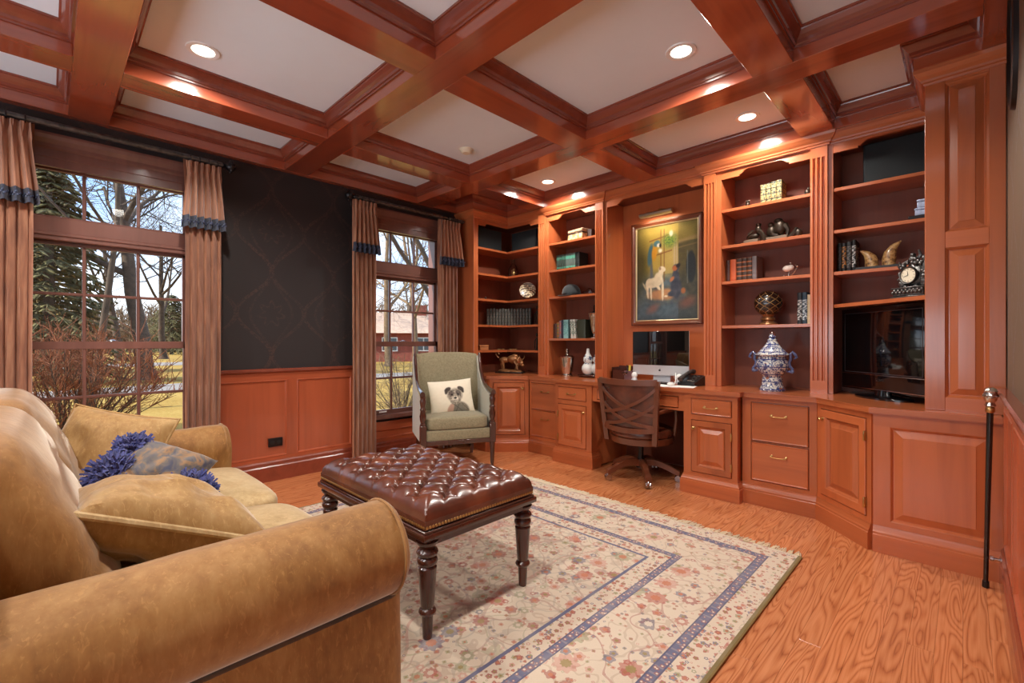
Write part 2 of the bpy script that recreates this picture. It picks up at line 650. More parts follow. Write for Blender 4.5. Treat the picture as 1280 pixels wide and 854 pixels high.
def wainscot(wall, mat, segs, side):
    for (a, c_, z0, z1, panels) in segs:
        g = G()
        g.box(a, c_, .012, .026, 0.0, z1, mat=mat)                    # backing
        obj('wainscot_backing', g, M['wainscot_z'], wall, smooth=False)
        zs0, zs1 = z0 + .005, z1 - .075
        g = G()
        g.box(a, c_, 0, .012, zs1, z1, mat=mat)
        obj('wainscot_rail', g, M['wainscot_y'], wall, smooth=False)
        g = G()
        g.box(a, c_, 0, .012, 0.15, zs0, mat=mat)
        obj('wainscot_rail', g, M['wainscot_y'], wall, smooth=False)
        edges = [a] + [q for p in panels for q in p] + [c_]
        for i in range(0, len(edges), 2):
            if edges[i + 1] - edges[i] > .004:
                g = G()
                g.box(edges[i], edges[i + 1], 0, .012, zs0, zs1, mat=mat)
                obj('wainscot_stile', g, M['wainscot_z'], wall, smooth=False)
        for p in panels:
            g = rect_loops(G(), p[0], p[1], zs0, zs1, [(0, 0), (.003, -.003), (.008, -.002), (.014, .006), (.018, .009)], mat)
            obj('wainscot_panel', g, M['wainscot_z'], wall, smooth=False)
        g = G()
        path = [(mat @ Vector((a, 0, 0))).xy, (mat @ Vector((c_, 0, 0))).xy]
        sweep_path(g, [tuple(p) for p in path], [(-.02, 0), (.015, 0), (.015, .112), (.010, .122), (.010, .146), (.003, .158), (-.02, .158)])
        struct('baseboard_' + side, g, M['trim'], wall, smooth=False)
        if z1 > .6:
            g = G()
            sweep_path(g, [tuple(p) for p in path], [(-.02, z1 - .004), (.004, z1 - .02), (.012, z1 - .012), (.022, z1 - .006), (.024, z1 + .008), (.018, z1 + .016), (-.026, z1 + .016)])
            struct('trim_1' if side == 'left' else 'trim_2', g, M['trim'], wall, smooth=False)


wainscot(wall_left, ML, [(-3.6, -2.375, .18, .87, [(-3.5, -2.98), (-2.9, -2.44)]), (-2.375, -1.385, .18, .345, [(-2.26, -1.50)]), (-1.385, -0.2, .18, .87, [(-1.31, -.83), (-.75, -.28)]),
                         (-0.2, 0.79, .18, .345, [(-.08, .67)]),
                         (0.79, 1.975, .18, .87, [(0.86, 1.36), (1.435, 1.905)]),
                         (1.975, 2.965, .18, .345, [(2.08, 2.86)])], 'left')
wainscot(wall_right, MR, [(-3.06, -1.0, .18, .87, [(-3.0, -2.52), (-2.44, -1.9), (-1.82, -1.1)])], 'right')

# ---- ceiling: white slab, beams, mouldings
g = G()
g.box(-4.08, 1.4, -3.7, 4.1, ZC, ZC + .12)
ceiling = struct('ceiling', g, M['ceiling'], smooth=False)
AY = [(-2.398, -2.21), (-1.157, -0.969), (0.084, 0.272), (1.325, 1.512), (2.57, 2.76)]
BX = [(-3.24, -3.053), (-2.018, -1.832), (-.785, -.598)]
FX0, FX1, FY0, FY1 = -3.86, 0.056, -3.5, 3.56
for a in AY:
    g = G()
    g.box(FX0, FX1, a[0], a[1], ZB, ZC, 0.002)
    obj('beam', g, M['beam_x'], ceiling, smooth=False)
ys = [FY0] + [q for a in AY for q in a] + [FY1]
for bx in BX:
    for i in range(0, len(ys), 2):
        g = G()
        g.box(bx[0], bx[1], ys[i], ys[i + 1], ZB, ZC, 0.002)
        obj('beam', g, M['beam_y'], ceiling, smooth=False)
# perimeter half beams
for nm, bxs, mt in (('edge_beam', (XW, FX0, FY0, FY1), 'beam_y'), ('edge_beam', (FX1, XR, 1.0, FY1), 'beam_y'),
                    ('edge_beam', (XW, XR, FY1, YB), 'beam_x'), ('edge_beam', (XW, -3.59, 3.06, FY1), 'beam_y'),
                    ('edge_beam', (-.185, XR, 3.085, FY1), 'beam_x'), ('edge_beam', (XW, 1.3, -3.6, FY0), 'beam_x')):
    g = G()
    g.box(bxs[0], bxs[1], bxs[2], bxs[3], ZB + .0005, ZC, 0.002)
    obj(nm, g, M[mt], ceiling, smooth=False)
g = G()
g.box(FX1, XR + .1, FY0, 1.0, ZB, ZC)
obj('edge_beam', g, M['beam_y'], ceiling, smooth=False)
MP = [(0, 2.532), (.008, 2.532), (.009, 2.541), (.016, 2.545), (.018, 2.560), (.030, 2.574), (.041, 2.592), (.043, 2.598), (.050, 2.600), (.050, 2.6105)]
xs = [FX0] + [q for bx in BX for q in bx] + [FX1]
for i in range(0, len(xs), 2):
    for j in range(0, len(ys), 2):
        x0, x1, y0, y1 = xs[i], xs[i + 1], ys[j], ys[j + 1]
        poly = [(x0, y0), (x1, y0), (x1, y1), (x0, y1)]
        if i == 0 and j == len(ys) - 2:
            poly = [(x0, y0), (x1, y0), (x1, y1), (-3.59, y1), (-3.59, 3.06), (x0, 3.06)]
        if i == len(xs) - 2 and j == len(ys) - 2:
            poly = [(x0, y0), (x1, y0), (x1, 3.085), (-.185, 3.085), (-.185, y1), (x0, y1)]
        g = G()
        sweep_loop(g, poly, MP)
        obj('coffer_moulding', g, M['trim'], ceiling, smooth=False)

# ---- windows
FR = wood('window_frame_shaded_cherry', srgb(116, 76, 66), srgb(80, 48, 42), 'z', rough=0.3, coat=0.4)  # cherry darkened for backlit frames; that shade is part of the colour


def window(name, w, sticker=False):
    y0, y1 = w
    root = struct_empty(name, (-3.97, (y0 + y1) / 2, WZ[0]))

    def add(nm, boxes, mat=FR, bev=.002):
        g = G()
        for bx in boxes:
            g.box(*bx, bev)
        return obj(nm, g, mat, root, smooth=False, world=True)
    # jamb liner and outside sill
    add('jamb', [(-4.10, -3.915, y0, y0 + .014, WZ[0], WZ[1]), (-4.10, -3.915, y1 - .014, y1, WZ[0], WZ[1]), (-4.10, -3.915, y0, y1, WZ[1] - .014, WZ[1])])
    add('window_sill', [(-4.14, -3.86, y0 - .02, y1 + .02, WZ[0] - .03, WZ[0] + .012)], bev=.006)
    # casing on the room side
    add('casing', [(-3.92, -3.893, y0 - .075, y0 + .004, WZ[0] - .05, 2.2)], bev=.005)
    add('casing', [(-3.92, -3.893, y1 - .004, y1 + .075, WZ[0] - .05, 2.2)], bev=.005)
    g = G()
    sweep_path(g, [(-3.92, y0 - .085), (-3.92, y1 + .085)], [(0, 2.15), (.028, 2.15), (.028, 2.20), (.034, 2.205), (.034, 2.25), (.044, 2.262), (.046, 2.28), (.060, 2.305), (.066, 2.325), (.066, 2.34), (0, 2.34)])
    obj('head_casing', g, FR, root, smooth=False, world=True)
    # heavy rail under the transom lights
    add('transom_bar', [(-4.02, -3.925, y0 + .01, y1 - .01, 1.715, 1.855), (-3.94, -3.915, y0 + .01, y1 - .01, 1.74, 1.765)], bev=.005)
    a, c_ = y0 + .014, y1 - .014
    pw = (c_ - a) / 3
    for (nm, z0, z1, rows, xq, top, bot) in (('transom_sash', 1.855, 2.176, 1, -3.97, .03, .012), ('upper_sash', 1.06, 1.715, 2, -3.985, .02, .035), ('lower_sash', WZ[0] + .012, 1.10, 2, -3.955, .048, .036)):
        g = G()
        g.box(xq - .016, xq + .016, a, a + .022, z0, z1, .002)
        g.box(xq - .016, xq + .016, c_ - .022, c_, z0, z1, .002)
        g.box(xq - .016, xq + .016, a, c_, z1 - top, z1, .002)
        g.box(xq - .016, xq + .016, a, c_, z0, z0 + bot, .002)
        obj(nm, g, FR, root, smooth=False, world=True)
        gz0, gz1 = z0 + bot, z1 - top
        ph = (gz1 - gz0) / rows
        for k in (1, 2):
            add('muntin', [(xq - .012, xq + .012, a + pw * k - .009, a + pw * k + .009, gz0, gz1)], bev=.003)
        for r in range(1, rows):
            add('muntin', [(xq - .011, xq + .011, a + .02, c_ - .02, gz0 + ph * r - .009, gz0 + ph * r + .009)], bev=.003)
        for k in range(3):
            for r in range(rows):
                add('pane', [(xq - .002, xq + .002, a + pw * k + .002, a + pw * (k + 1) - .002, gz0 + ph * r, gz0 + ph * (r + 1))], M['pane'], 0)
    # sash lock
    g = G()
    g.lathe([(.018, 0), (.018, .006), (.01, .012), (0, .014)], (-3.955, (y0 + y1) / 2, 1.10), 10)
    g.box(-3.965, -3.94, (y0 + y1) / 2 - .03, (y0 + y1) / 2 + .03, 1.10, 1.106, .002)
    obj('sash_lock', g, M['silver'], root, world=True)
    if sticker:
        add('sticker', [(-3.9388, -3.938, 2.20, 2.28, .425, .437)], M['paper'], 0)
    return root


window('window_1', W1)
window('window_2', W2, True)
window('window_3', W3)

# ---- recessed ceiling lamps
lamp_spots = [(-2.81, .566, 'recessed ceiling lamp in the white coffer above the first window and sofa'),
              (-1.05, 2.313, 'recessed ceiling lamp in the large coffer above the rug corner'),
              (-1.04, 3.30, 'recessed ceiling lamp close to the bookcase with the blue urn'),
              (-2.80, 3.316, 'recessed ceiling lamp close to the narrow bookcase with the hat'),
              (-1.05, .566, 'recessed ceiling lamp directly above the near sofa arm'),
              (-2.81, -.62, 'recessed ceiling lamp behind the sofa at the window side'),
              (-1.05, -.62, 'recessed ceiling lamp behind the sofa at the doorway side'),
              (-2.81, -1.8, 'recessed ceiling lamp in front of the third window'),
              (-1.05, -1.8, 'recessed ceiling lamp deep in the room at the doorway side')]
proto = None
for i, (x, y, lb) in enumerate(lamp_spots):
    if proto is None:
        t = thing('ceiling_lamp', lb, 'lamp', (x, y, ZC), 0, 'recessed ceiling lamps')
        g = G()
        g.lathe([(.052, .0), (.052, -.004), (.060, -.008), (.074, -.006), (.076, .0)], n=28)
        obj('lamp_trim', g, M['white'], t)
        g = G()
        g.lathe([(.0, -.001), (.03, -.002), (.053, -.003)], n=24)
        obj('lamp_lens', g, M['lamp_glow'], t)
        proto = t
    else:
        t = copy_tree(proto)
        t.location = (x, y, ZC)
        t['label'] = lb
    ld = bpy.data.lights.new('lamp_light', 'SPOT')
    ld.energy = LAMP_W
    ld.color = LAMP_COL
    ld.spot_size = radians(160)
    ld.spot_blend = 0.55
    ld.shadow_soft_size = 0.05
    lo = bpy.data.objects.new('lamp_light', ld)
    COL.objects.link(lo)
    lo.location = (x, y, ZC - .03)
g = G()
g.lathe([(.0, -.03), (.03, -.03), (.036, -.024), (.044, -.02), (.05, -.008), (.056, 0)], n=24)
single('smoke_detector', g, M['ivory'], 'small round off-white smoke detector on the coffer panel', 'detector', loc=(-2.79, 2.313, ZC))

# ================================================================== BUILT-IN CABINETS
ZT = 0.755     # top of the counter
YF = 3.62      # front plane of the upper bookcases


def bail_handle(parent, x, z, y=0.0, w=.075):
    g = G()
    for s in (-1, 1):
        g.lathe([(.008, 0), (.008, .002), (.004, .004), (.004, .016), (.006, .018), (.0065, .022), (0, .024)], n=10,
                mat=Matrix.Translation((x + s * w / 2, y, z)) @ Matrix.Rotation(pi / 2, 4, 'X'))
    pts = [(x + w / 2 * cos(t), y - .019 - .003 * sin(t), z - .006 * sin(t) ** .7 if sin(t) > 0 else z) for t in [pi * k / 10 for k in range(11)]]
    g.tube(pts, .0032, 6)
    return obj('handle', g, M['brass'], parent)


def knob(parent, x, z, y=0.0):
    g = G()
    g.lathe([(.010, 0), (.010, .002), (.005, .005), (.005, .012), (.011, .018), (.012, .023), (.008, .028), (0, .029)], n=14,
            mat=Matrix.Translation((x, y, z)) @ Matrix.Rotation(pi / 2, 4, 'X'))
    return obj('knob', g, M['brass'], parent)


def drawer(parent, x0, x1, z0, z1, handle='bail'):
    g = G()
    rect_loops(g, x0 + .005, x1 - .005, z0 + .005, z1 - .005, [(0, .018), (0, -.004), (.003, -.007), (.006, -.006), (.010, -.004), (.012, -.004)])
    d = obj('drawer', g, M['cherry_x'], parent, smooth=False)
    if handle == 'bail':
        bail_handle(d, (x0 + x1) / 2, (z0 + z1) / 2 + (.05 if z1 - z0 > .2 else 0), -.004, min(.085, (x1 - x0) * .4))
    else:
        knob(d, (x0 + x1) / 2, (z0 + z1) / 2, -.004)
    return d


def door(parent, x0, x1, z0, z1, knob_side='l', fr=.045):
    a, c_, p, q = x0 + .0045, x1 - .0045, z0 + .0045, z1 - .0045
    g = G()
    rect_loops(g, a, c_, p, q, [(0, .018), (0, -.004), (.003, -.007), (fr - .006, -.007), (fr - .002, -.003), (fr, .002), (fr, .006)], cap=False)
    d = obj('door', g, M['cherry_z'], parent, smooth=False)
    g = raised_panel(a + fr, c_ - fr, p + fr, q - fr, -.004, .026)
    obj('door_panel', g, M['cherry_z'], d, smooth=False)
    kx = a + .02 if knob_side == 'l' else c_ - .02
    knob(d, kx, q - .055, -.006)
    hx = c_ if knob_side == 'l' else a
    for hz in (p + .07, q - .09):
        g = G()
        g.box(hx - .003, hx + .005, -.014, -.002, hz - .022, hz + .022)
        g.lathe([(.004, -.027), (.006, -.024), (.006, .024), (.004, .027)], (hx + .001, -.012, hz), 8)
        obj('hinge', g, M['brass'], d)
    return d


def face_frame(parent, L_, z0, z1, openings, mat='cherry_z'):
    xs_ = sorted({0, L_} | {o[0] for o in openings} | {o[1] for o in openings})
    zs_ = sorted({z0, z1} | {o[2] for o in openings} | {o[3] for o in openings})
    g = G()
    for i in range(len(xs_) - 1):
        for j in range(len(zs_) - 1):
            cx, cz = (xs_[i] + xs_[i + 1]) / 2, (zs_[j] + zs_[j + 1]) / 2
            if not any(o[0] < cx < o[1] and o[2] < cz < o[3] for o in openings):
                g.box(xs_[i], xs_[i + 1], 0, .016, zs_[j], zs_[j + 1])
    bmesh.ops.remove_doubles(g.bm, verts=g.bm.verts[:], dist=1e-5)
    return obj('face_frame', g, M[mat], parent, smooth=False)


PLINTH = [(-.03, 0), (.020, 0), (.020, .090), (.016, .094), (.016, .104), (.011, .112), (.006, .126), (.004, .136), (-.03, .136)]


def cabinet(name, label, cat, p0, p1, depth, carcass=None, plinth=None, group=None, ztop=ZT - .034):
    """face line from p0 to p1 (viewer sees p0 at the left end)"""
    p0, p1 = Vector(p0), Vector(p1)
    d = p1 - p0
    t = thing(name, label, cat, (p0.x, p0.y, 0), atan2(d.y, d.x), group)
    L_ = d.length
    g = G()
    poly = carcass or [(0, .016), (L_, .016), (L_, depth), (0, depth)]
    g.prism(poly, 0.01, ztop)
    obj('carcass', g, M['cherry_z'], t, smooth=False)
    g = G()
    sweep_path(g, plinth or [(0, 0), (L_, 0)], PLINTH)
    obj('plinth', g, M['cherry_x'], t, smooth=False)
    return t, L_


Z0, Z1 = .136, ZT - .034
# corner cabinet by the armchair
t, L_ = cabinet('corner_cabinet', 'angled corner base cabinet with a single door behind the armchair', 'cabinet', (-3.375, 3.09), (-3.115, 3.395), .16)
face_frame(t, L_, Z0, Z1, [(.04, L_ - .04, .165, .69)])
door(t, .04, L_ - .04, .165, .69, 'r')
g = G()
g.prism([(-3.66, 3.115), (-3.40, 3.085), (-3.38, 3.09), (-3.44, 3.15), (-3.64, 3.20)], .136, Z1)
obj('side_panel', g, M['cherry_z'], t, smooth=False, world=True)
g = G()
g.prism([(-3.66, 3.095), (-3.40, 3.065), (-3.375, 3.09), (-3.44, 3.15), (-3.64, 3.20)], 0, .13)
obj('side_plinth', g, M['cherry_x'], t, smooth=False, world=True)
# file cabinets
for nm, lb, x0, x1, y in (('file_cabinet', 'two-drawer file cabinet with pale front beside the corner cabinet', -3.105, -2.70, 3.395),
                          ('file_cabinet', 'two-drawer file cabinet under the blue and white urn', -1.09, -.655, 3.36)):
    t, L_ = cabinet(nm, lb, 'cabinet', (x0, y), (x1, y), .5, group='two-drawer file cabinets')
    e0, e1 = (.022, L_ - .01) if x0 < -2 else (.055, L_ - .04)
    face_frame(t, L_, Z0, Z1, [(e0, e1, .162, .424), (e0, e1, .428, .692)])
    drawer(t, e0, e1, .162, .424)
    drawer(t, e0, e1, .428, .692)
# desk pedestals
for lb, x0, x1, ks, a, c_ in (('desk pedestal with drawer and door beside the pale file cabinet', -2.69, -2.29, 'r', .03, .345),
                              ('desk pedestal with drawer and door between the swivel chair and the urn cabinet', -1.475, -1.10, 'l', .055, .34)):
    L_ = x1 - x0
    t, L_ = cabinet('desk_pedestal', lb, 'cabinet', (x0, 3.295), (x1, 3.295), .6,
                    plinth=[(0, .12), (0, 0), (L_, 0), (L_, .12)], group='desk pedestals')
    face_frame(t, L_, Z0, Z1, [(a, c_, .155, .535), (a, c_, .572, .69)])
    door(t, a, c_, .155, .535, ks)
    drawer(t, a, c_, .572, .69)
# kneehole drawers
t = thing('desk_apron', 'drawer rail with two shallow drawers above the kneehole', 'desk drawer', (-2.29, 3.31, 0))
L_ = .815
face_frame(t, L_, .585, Z1, [(.045, .375, .602, .69), (.43, .77, .602, .69)], 'cherry_x')
drawer(t, .045, .375, .602, .69, 'knob')
drawer(t, .43, .77, .602, .69, 'knob')
g = G()
g.box(0, L_, .56, .60, .02, Z1)
obj('kneehole_back', g, M['back'], t, smooth=False)
g = G()
g.box(0, L_, .016, .56, .58, .585)
obj('drawer_bottom', g, M['back'], t, smooth=False)
# angled cabinet and panelled cabinet under the television
a0, a1 = Vector((-.654, 3.362)), Vector((-.352, 3.056))
t, L_ = cabinet('angled_cabinet', 'angled base cabinet with a narrow door in front of the television', 'cabinet', a0, a1, .1,
                carcass=[(0, .016), (.428, .016), (.2, .19)])
face_frame(t, L_, Z0, Z1, [(.035, L_ - .03, .165, .69)])
door(t, .035, L_ - .03, .165, .69, 'l', .05)
t, L_ = cabinet('panelled_cabinet', 'base cabinet front with one wide raised panel behind the walking cane', 'cabinet', (-.345, 3.063), (.128, 3.063), .55)
face_frame(t, L_, Z0, Z1, [(.07, .432, .165, .655)])
g = raised_panel(.07, .432, .165, .655, -.001, .032)
obj('wide_panel', g, M['cherry_z'], t, smooth=False)

# counter top in one run
g = G()
front = [(-3.885, 3.135), (-3.66, 3.10), (-3.39, 3.065), (-3.105, 3.375), (-2.715, 3.375), (-2.715, 3.27), (-1.075, 3.27), (-1.075, 3.335), (-.652, 3.335), (-.360, 3.035), (.127, 3.035)]
back = [(.127, 3.925), (-3.885, 3.925)]
g.prism(front + back, ZT - .034, ZT)
ed = [e_ for e_ in g.bm.edges if abs(e_.verts[0].co.z - e_.verts[1].co.z) < 1e-6 and min(v.co.y for v in e_.verts) < 3.6]
bmesh.ops.bevel(g.bm, geom=ed, offset=.005, segments=2, affect='EDGES')
t = thing('countertop', 'long cherry countertop running over all base cabinets and the desk', 'countertop', (-1.8, 3.6, ZT))
obj('worktop', g, M['cherry_x'], t, smooth=False, world=True)


# ================================================================== UPPER BOOKCASES
def pilaster(parent, x0, x1, y=YF, grooves=3):
    w = x1 - x0
    z0, z1 = ZT, 2.41
    gz0, gz1 = ZT + .085, 2.325
    m0 = .014
    gw = (w - 2 * m0) / (grooves + (grooves - 1) * .45)
    prof = [(x0, y + .05), (x0, y - .018)]
    for k in range(grooves):
        a = x0 + m0 + k * gw * 1.45
        for s in range(6):
            th = pi * s / 5
            prof.append((a + gw / 2 - gw / 2 * cos(th), y - .018 + .015 * sin(th)))
    prof += [(x1, y - .018), (x1, y + .05)]
    g = G()
    g.prism(prof, gz0, gz1)
    g.box(x0, x1, y - .018, y + .05, z0, gz0)
    g.box(x0, x1, y - .018, y + .05, gz1, z1)
    return obj('pilaster', g, M['cherry_z'], parent, smooth=False, world=True)


def valance(parent, x0, x1, y=YF, zb=2.336, zt=2.42, arch=.042, lead=.13, right=True):
    def curve(xa, s):
        pts = []
        for k in range(7):
            t_ = k / 6
            pts.append((xa + s * (.012 + .05 * t_), zb + arch * (1 - cos(pi * t_ / 2 * 1.0)) if False else zb + .012 + (arch - .012) * sin(pi / 2 * t_)))
        return [(xa, zb), (xa, zb + .012)] + pts
    lp = [(x0, zt), (x0, zb)] + curve(x0 + lead, 1)
    rp = list(reversed(curve(x1 - lead, -1))) + [(x1, zb), (x1, zt)] if right else [(x1, zb + arch), (x1, zt)]
    g = G()
    g.prism(lp + rp, y, y + .02, 'xz')
    return obj('valance', g, M['cherry_x'], parent, smooth=False, world=True)


CORN = [(-.02, 2.395), (.004, 2.395), (.006, 2.405), (.014, 2.410), (.016, 2.420), (.030, 2.434), (.042, 2.452), (.044, 2.4695), (-.02, 2.4695)]


def cornice(parent, path):
    g = G()
    sweep_path(g, path, CORN)
    return obj('cornice', g, M['cherry_x'], parent, smooth=False, world=True)


def slab(parent, name, bx, mat, bev=0.0015):
    g = G()
    g.box(*bx, bev)
    return obj(name, g, M[mat], parent, smooth=False, world=True)


SH = [2.105, 1.83, 1.557]
TH = .022
# --- corner bookcase (L-shaped)
t = thing('corner_bookcase', 'tall L-shaped corner bookcase with dark recesses beside the second window', 'bookcase', (-3.65, 3.62, ZT))
XI = -3.65
slab(t, 'end_panel', (-3.915, XI + .006, 3.12, 3.165, ZT, 2.41), 'cherry_z', .003)
slab(t, 'back_panel', (-3.915, -3.90, 3.165, 3.93, ZT, 2.41), 'back', 0)
slab(t, 'back_panel', (-3.90, -3.13, 3.915, 3.93, ZT, 2.41), 'back', 0)
slab(t, 'side_panel', (-3.15, -3.128, YF + .03, 3.915, ZT, 2.41), 'cherry_z', 0)
for z in SH + [1.28, 1.005]:
    g = G()
    g.prism([(-3.90, 3.165), (XI - .006, 3.165), (XI - .006, YF + .006), (-3.152, YF + .006), (-3.152, 3.912), (-3.90, 3.912)], z - TH, z)
    obj('shelf', g, M['cherry_x'], t, smooth=False, world=True)
slab(t, 'stile', (XI - .02, XI + .002, 3.165, 3.185, ZT, 2.41), 'cherry_z')
slab(t, 'stile', (-3.192, -3.172, YF, YF + .02, ZT, 2.41), 'cherry_z')
for (a, c_, flip) in ((3.165, 3.62, True), (-3.65, -3.172, False)):
    w_ = c_ - a
    prof = [(a, 2.42), (a, 2.336), (a + .115 * (1 if flip else .01), 2.336)]
    if flip:
        prof = [(a, 2.42), (a, 2.336), (a + .13, 2.336), (a + .13, 2.352), (a + .16, 2.362), (c_, 2.362), (c_, 2.42)]
        g = G()
        g.prism(prof, XI - .02, XI, 'yz')
    else:
        prof = [(a, 2.42), (a, 2.362), (c_ - .16, 2.362), (c_ - .13, 2.352), (c_ - .13, 2.336), (c_, 2.336), (c_, 2.42)]
        g = G()
        g.prism(prof, YF, YF + .02, 'xz')
    obj('valance', g, M['cherry_x'], t, smooth=False, world=True)
cornice(t, [(-3.915, 3.12), (XI + .006, 3.12), (XI + .006, YF), (-3.075, YF)])
slab(t, 'top_panel', (-3.91, XI, 3.165, 3.915, 2.40, 2.42), 'back', 0)
slab(t, 'top_panel', (XI, -3.15, YF + .02, 3.915, 2.40, 2.42), 'back', 0)


def bay(name, label, px0, px1, sx0, sx1, pil, shelves, shelf_gap=True):
    t = thing(name, label, 'bookcase', ((sx0 + sx1) / 2, 3.75, ZT))
    for p in pil:
        pilaster(t, *p)
    slab(t, 'side_panel', (px0, sx0, YF, 3.915, ZT, 2.41), 'cherry_z')
    slab(t, 'side_panel', (sx1, px1, YF, 3.915, ZT, 2.41), 'cherry_z')
    slab(t, 'back_panel', (px0, px1, 3.915, 3.93, ZT, 2.41), 'back', 0)
    slab(t, 'top_panel', (sx0, sx1, YF + .02, 3.915, 2.40, 2.42), 'back', 0)
    for z in shelves:
        slab(t, 'shelf', (sx0 + .001, sx1 - .001, YF + .006, 3.912, z - TH, z), 'cherry_x', .002)
    valance(t, sx0, sx1, YF + .001)
    return t


t = bay('bookcase', 'narrow bookcase with green books and a dark hat between fluted pilasters', -3.074, -2.36, -3.047, -2.464,
        [(-3.172, -3.076), (-2.464, -2.378)], SH + [1.131])
cornice(t, [(-3.07, YF + .01), (-3.07, YF - .02), (-2.372, YF - .02), (-2.372, YF + .01)])
# --- desk alcove
t = thing('desk_alcove', 'open desk alcove with orange lit panelling around the painting', 'alcove', (-1.9, 3.8, ZT))
slab(t, 'back_panel', (-2.36, -1.43, 3.905, 3.93, ZT, 2.41), 'cherry_z', 0)
slab(t, 'side_panel', (-2.36, -2.345, YF, 3.905, ZT, 2.41), 'cherry_z')
slab(t, 'side_panel', (-1.452, -1.437, YF + .002, 3.905, ZT, 2.41), 'cherry_z')
valance(t, -2.345, -1.452, YF, lead=.11)
cornice(t, [(-2.366, YF), (-1.46, YF)])
slab(t, 'top_panel', (-2.345, -1.452, YF + .02, 3.905, 2.40, 2.42), 'back', 0)
# --- third bay
t = bay('bookcase', 'bookcase with the bronze group, the globe and the blue and white urn', -1.435, -.66, -1.326, -.74,
        [(-1.451, -1.361), (-.74, -.643)], SH + [1.221])
cornice(t, [(-1.458, YF + .01), (-1.458, YF - .02), (-.636, YF - .02), (-.636, YF + .01)])
# --- television bay
t = thing('television_bookcase', 'shadowed bookcase bay above and around the television', 'bookcase', (-.3, 3.75, ZT))
slab(t, 'side_panel', (-.643, -.614, YF, 3.915, ZT, 2.41), 'cherry_z')
slab(t, 'back_panel', (-.643, .11, 3.915, 3.93, ZT, 2.41), 'back', 0)
slab(t, 'top_panel', (-.614, .11, YF + .02, 3.915, 2.40, 2.42), 'back', 0)
for z in SH:
    slab(t, 'shelf', (-.613, .105, YF + .006, 3.912, z - TH, z), 'cherry_x', .002)
g = G()
g.prism([(-.613, 3.63), (-.08, 3.17), (.105, 3.17), (.105, 3.912), (-.613, 3.912)], 1.343 - TH, 1.343)
obj('angled_shelf', g, M['cherry_x'], t, smooth=False, world=True)
valance(t, -.614, .10, YF + .001, right=False)
cornice(t, [(-.63, YF), (-.15, YF)])
# --- tall panelled closet end
t = thing('tall_closet_front', 'tall cherry closet front with two stacked raised panels by the wall', 'cabinet', (0, 3.13, ZT))
fx0, fx1 = -.145, .137
pz = [(.822, 1.565), (1.643, 2.381)]
px = (-.069, .081)
slab(t, 'closet_stile', (fx0, px[0], 3.13, 3.16, ZT, 2.43), 'cherry_z', .002)
slab(t, 'closet_stile', (px[1], fx1, 3.13, 3.16, ZT, 2.43), 'cherry_z', .002)
for a, c_ in ((ZT, .822), (1.565, 1.643), (2.381, 2.43)):
    slab(t, 'closet_rail', (px[0], px[1], 3.13, 3.159, a, c_), 'cherry_x', 0)
for a, c_ in pz:
    g = raised_panel(px[0], px[1], a, c_, 3.134, .028)
    obj('closet_panel', g, M['cherry_z'], t, smooth=False, world=True)
slab(t, 'closet_back', (fx0 + .003, fx1 - .001, 3.16, 3.168, ZT, 2.43), 'back', 0)
cornice(t, [(fx0, 3.56), (fx0, 3.13), (.138, 3.13)])

# ================================================================== RUG
RX0, RX1, RY0, RY1 = -3.10, -0.59, -0.95, 2.68
rcx, rcy, ra, rb = (RX0 + RX1) / 2, (RY0 + RY1) / 2, (RX1 - RX0) / 2, (RY1 - RY0) / 2
b = NB('persian_rug')
o_ = b.obj()
sp = b.n('SeparateXYZ', {0: o_})
dx = b.m_('SUBTRACT', ra, b.m_('ABSOLUTE', sp.outputs['X']))
dy = b.m_('SUBTRACT', rb, b.m_('ABSOLUTE', sp.outputs['Y']))
d_ = b.m_('MINIMUM', dx, dy)
along = b.mix(b.m_('LESS_THAN', dx, dy), sp.outputs['X'], sp.outputs['Y'])     # coordinate that runs along the border
CREAM, CREAM2, GOLDC = srgb(216, 201, 182), srgb(206, 186, 162), srgb(206, 178, 138)
BLUE, RED, ROSE, GREEN, OLIVE, NAVY = srgb(98, 100, 128), srgb(150, 62, 62), srgb(196, 140, 128), srgb(150, 150, 118), srgb(150, 132, 82), srgb(92, 92, 116)


def flowers(scale, size, petals, thr, warp=0.0):
    """scattered round blossoms: returns mask, ring mask, colour"""
    v = b.n('TexVoronoi', {'Vector': o_, 'Scale': scale, 'Randomness': 0.85}, voronoi_dimensions='2D')
    rel = b.n('VectorMath', {0: o_, 1: v.outputs['Position']}, operation='SUBTRACT').outputs[0]
    s_ = b.n('SeparateXYZ', {0: rel})
    ang = b.m_('ARCTAN2', s_.outputs['Y'], s_.outputs['X'])
    col = b.n('SeparateColor', {0: v.outputs['Color']})
    rad = b.m_('MULTIPLY', v.outputs['Distance'], 1.0)
    pet = b.m_('MULTIPLY_ADD', b.m_('COSINE', b.m_('MULTIPLY_ADD', ang, petals, b.m_('MULTIPLY', col.outputs[0], 6.0))), 0.11, 0.88)
    lim = b.m_('MULTIPLY', pet, b.m_('MULTIPLY_ADD', col.outputs[1], size * .7, size * .55))
    msk = b.m_('MULTIPLY', b.m_('LESS_THAN', rad, lim), b.m_('LESS_THAN', col.outputs[2], thr))
    heart = b.m_('MULTIPLY', b.m_('LESS_THAN', rad, b.m_('MULTIPLY', lim, .45)), msk)
    c = b.ramp(col.outputs[0], [(0, RED), (.22, ROSE), (.42, srgb(172, 84, 74)), (.6, BLUE), (.72, GREEN), (.86, RED), (.95, NAVY)], 'CONSTANT')
    hc = b.ramp(col.outputs[1], [(0, CREAM), (.4, OLIVE), (.7, srgb(190, 120, 90))], 'CONSTANT')
    return msk, heart, c, hc


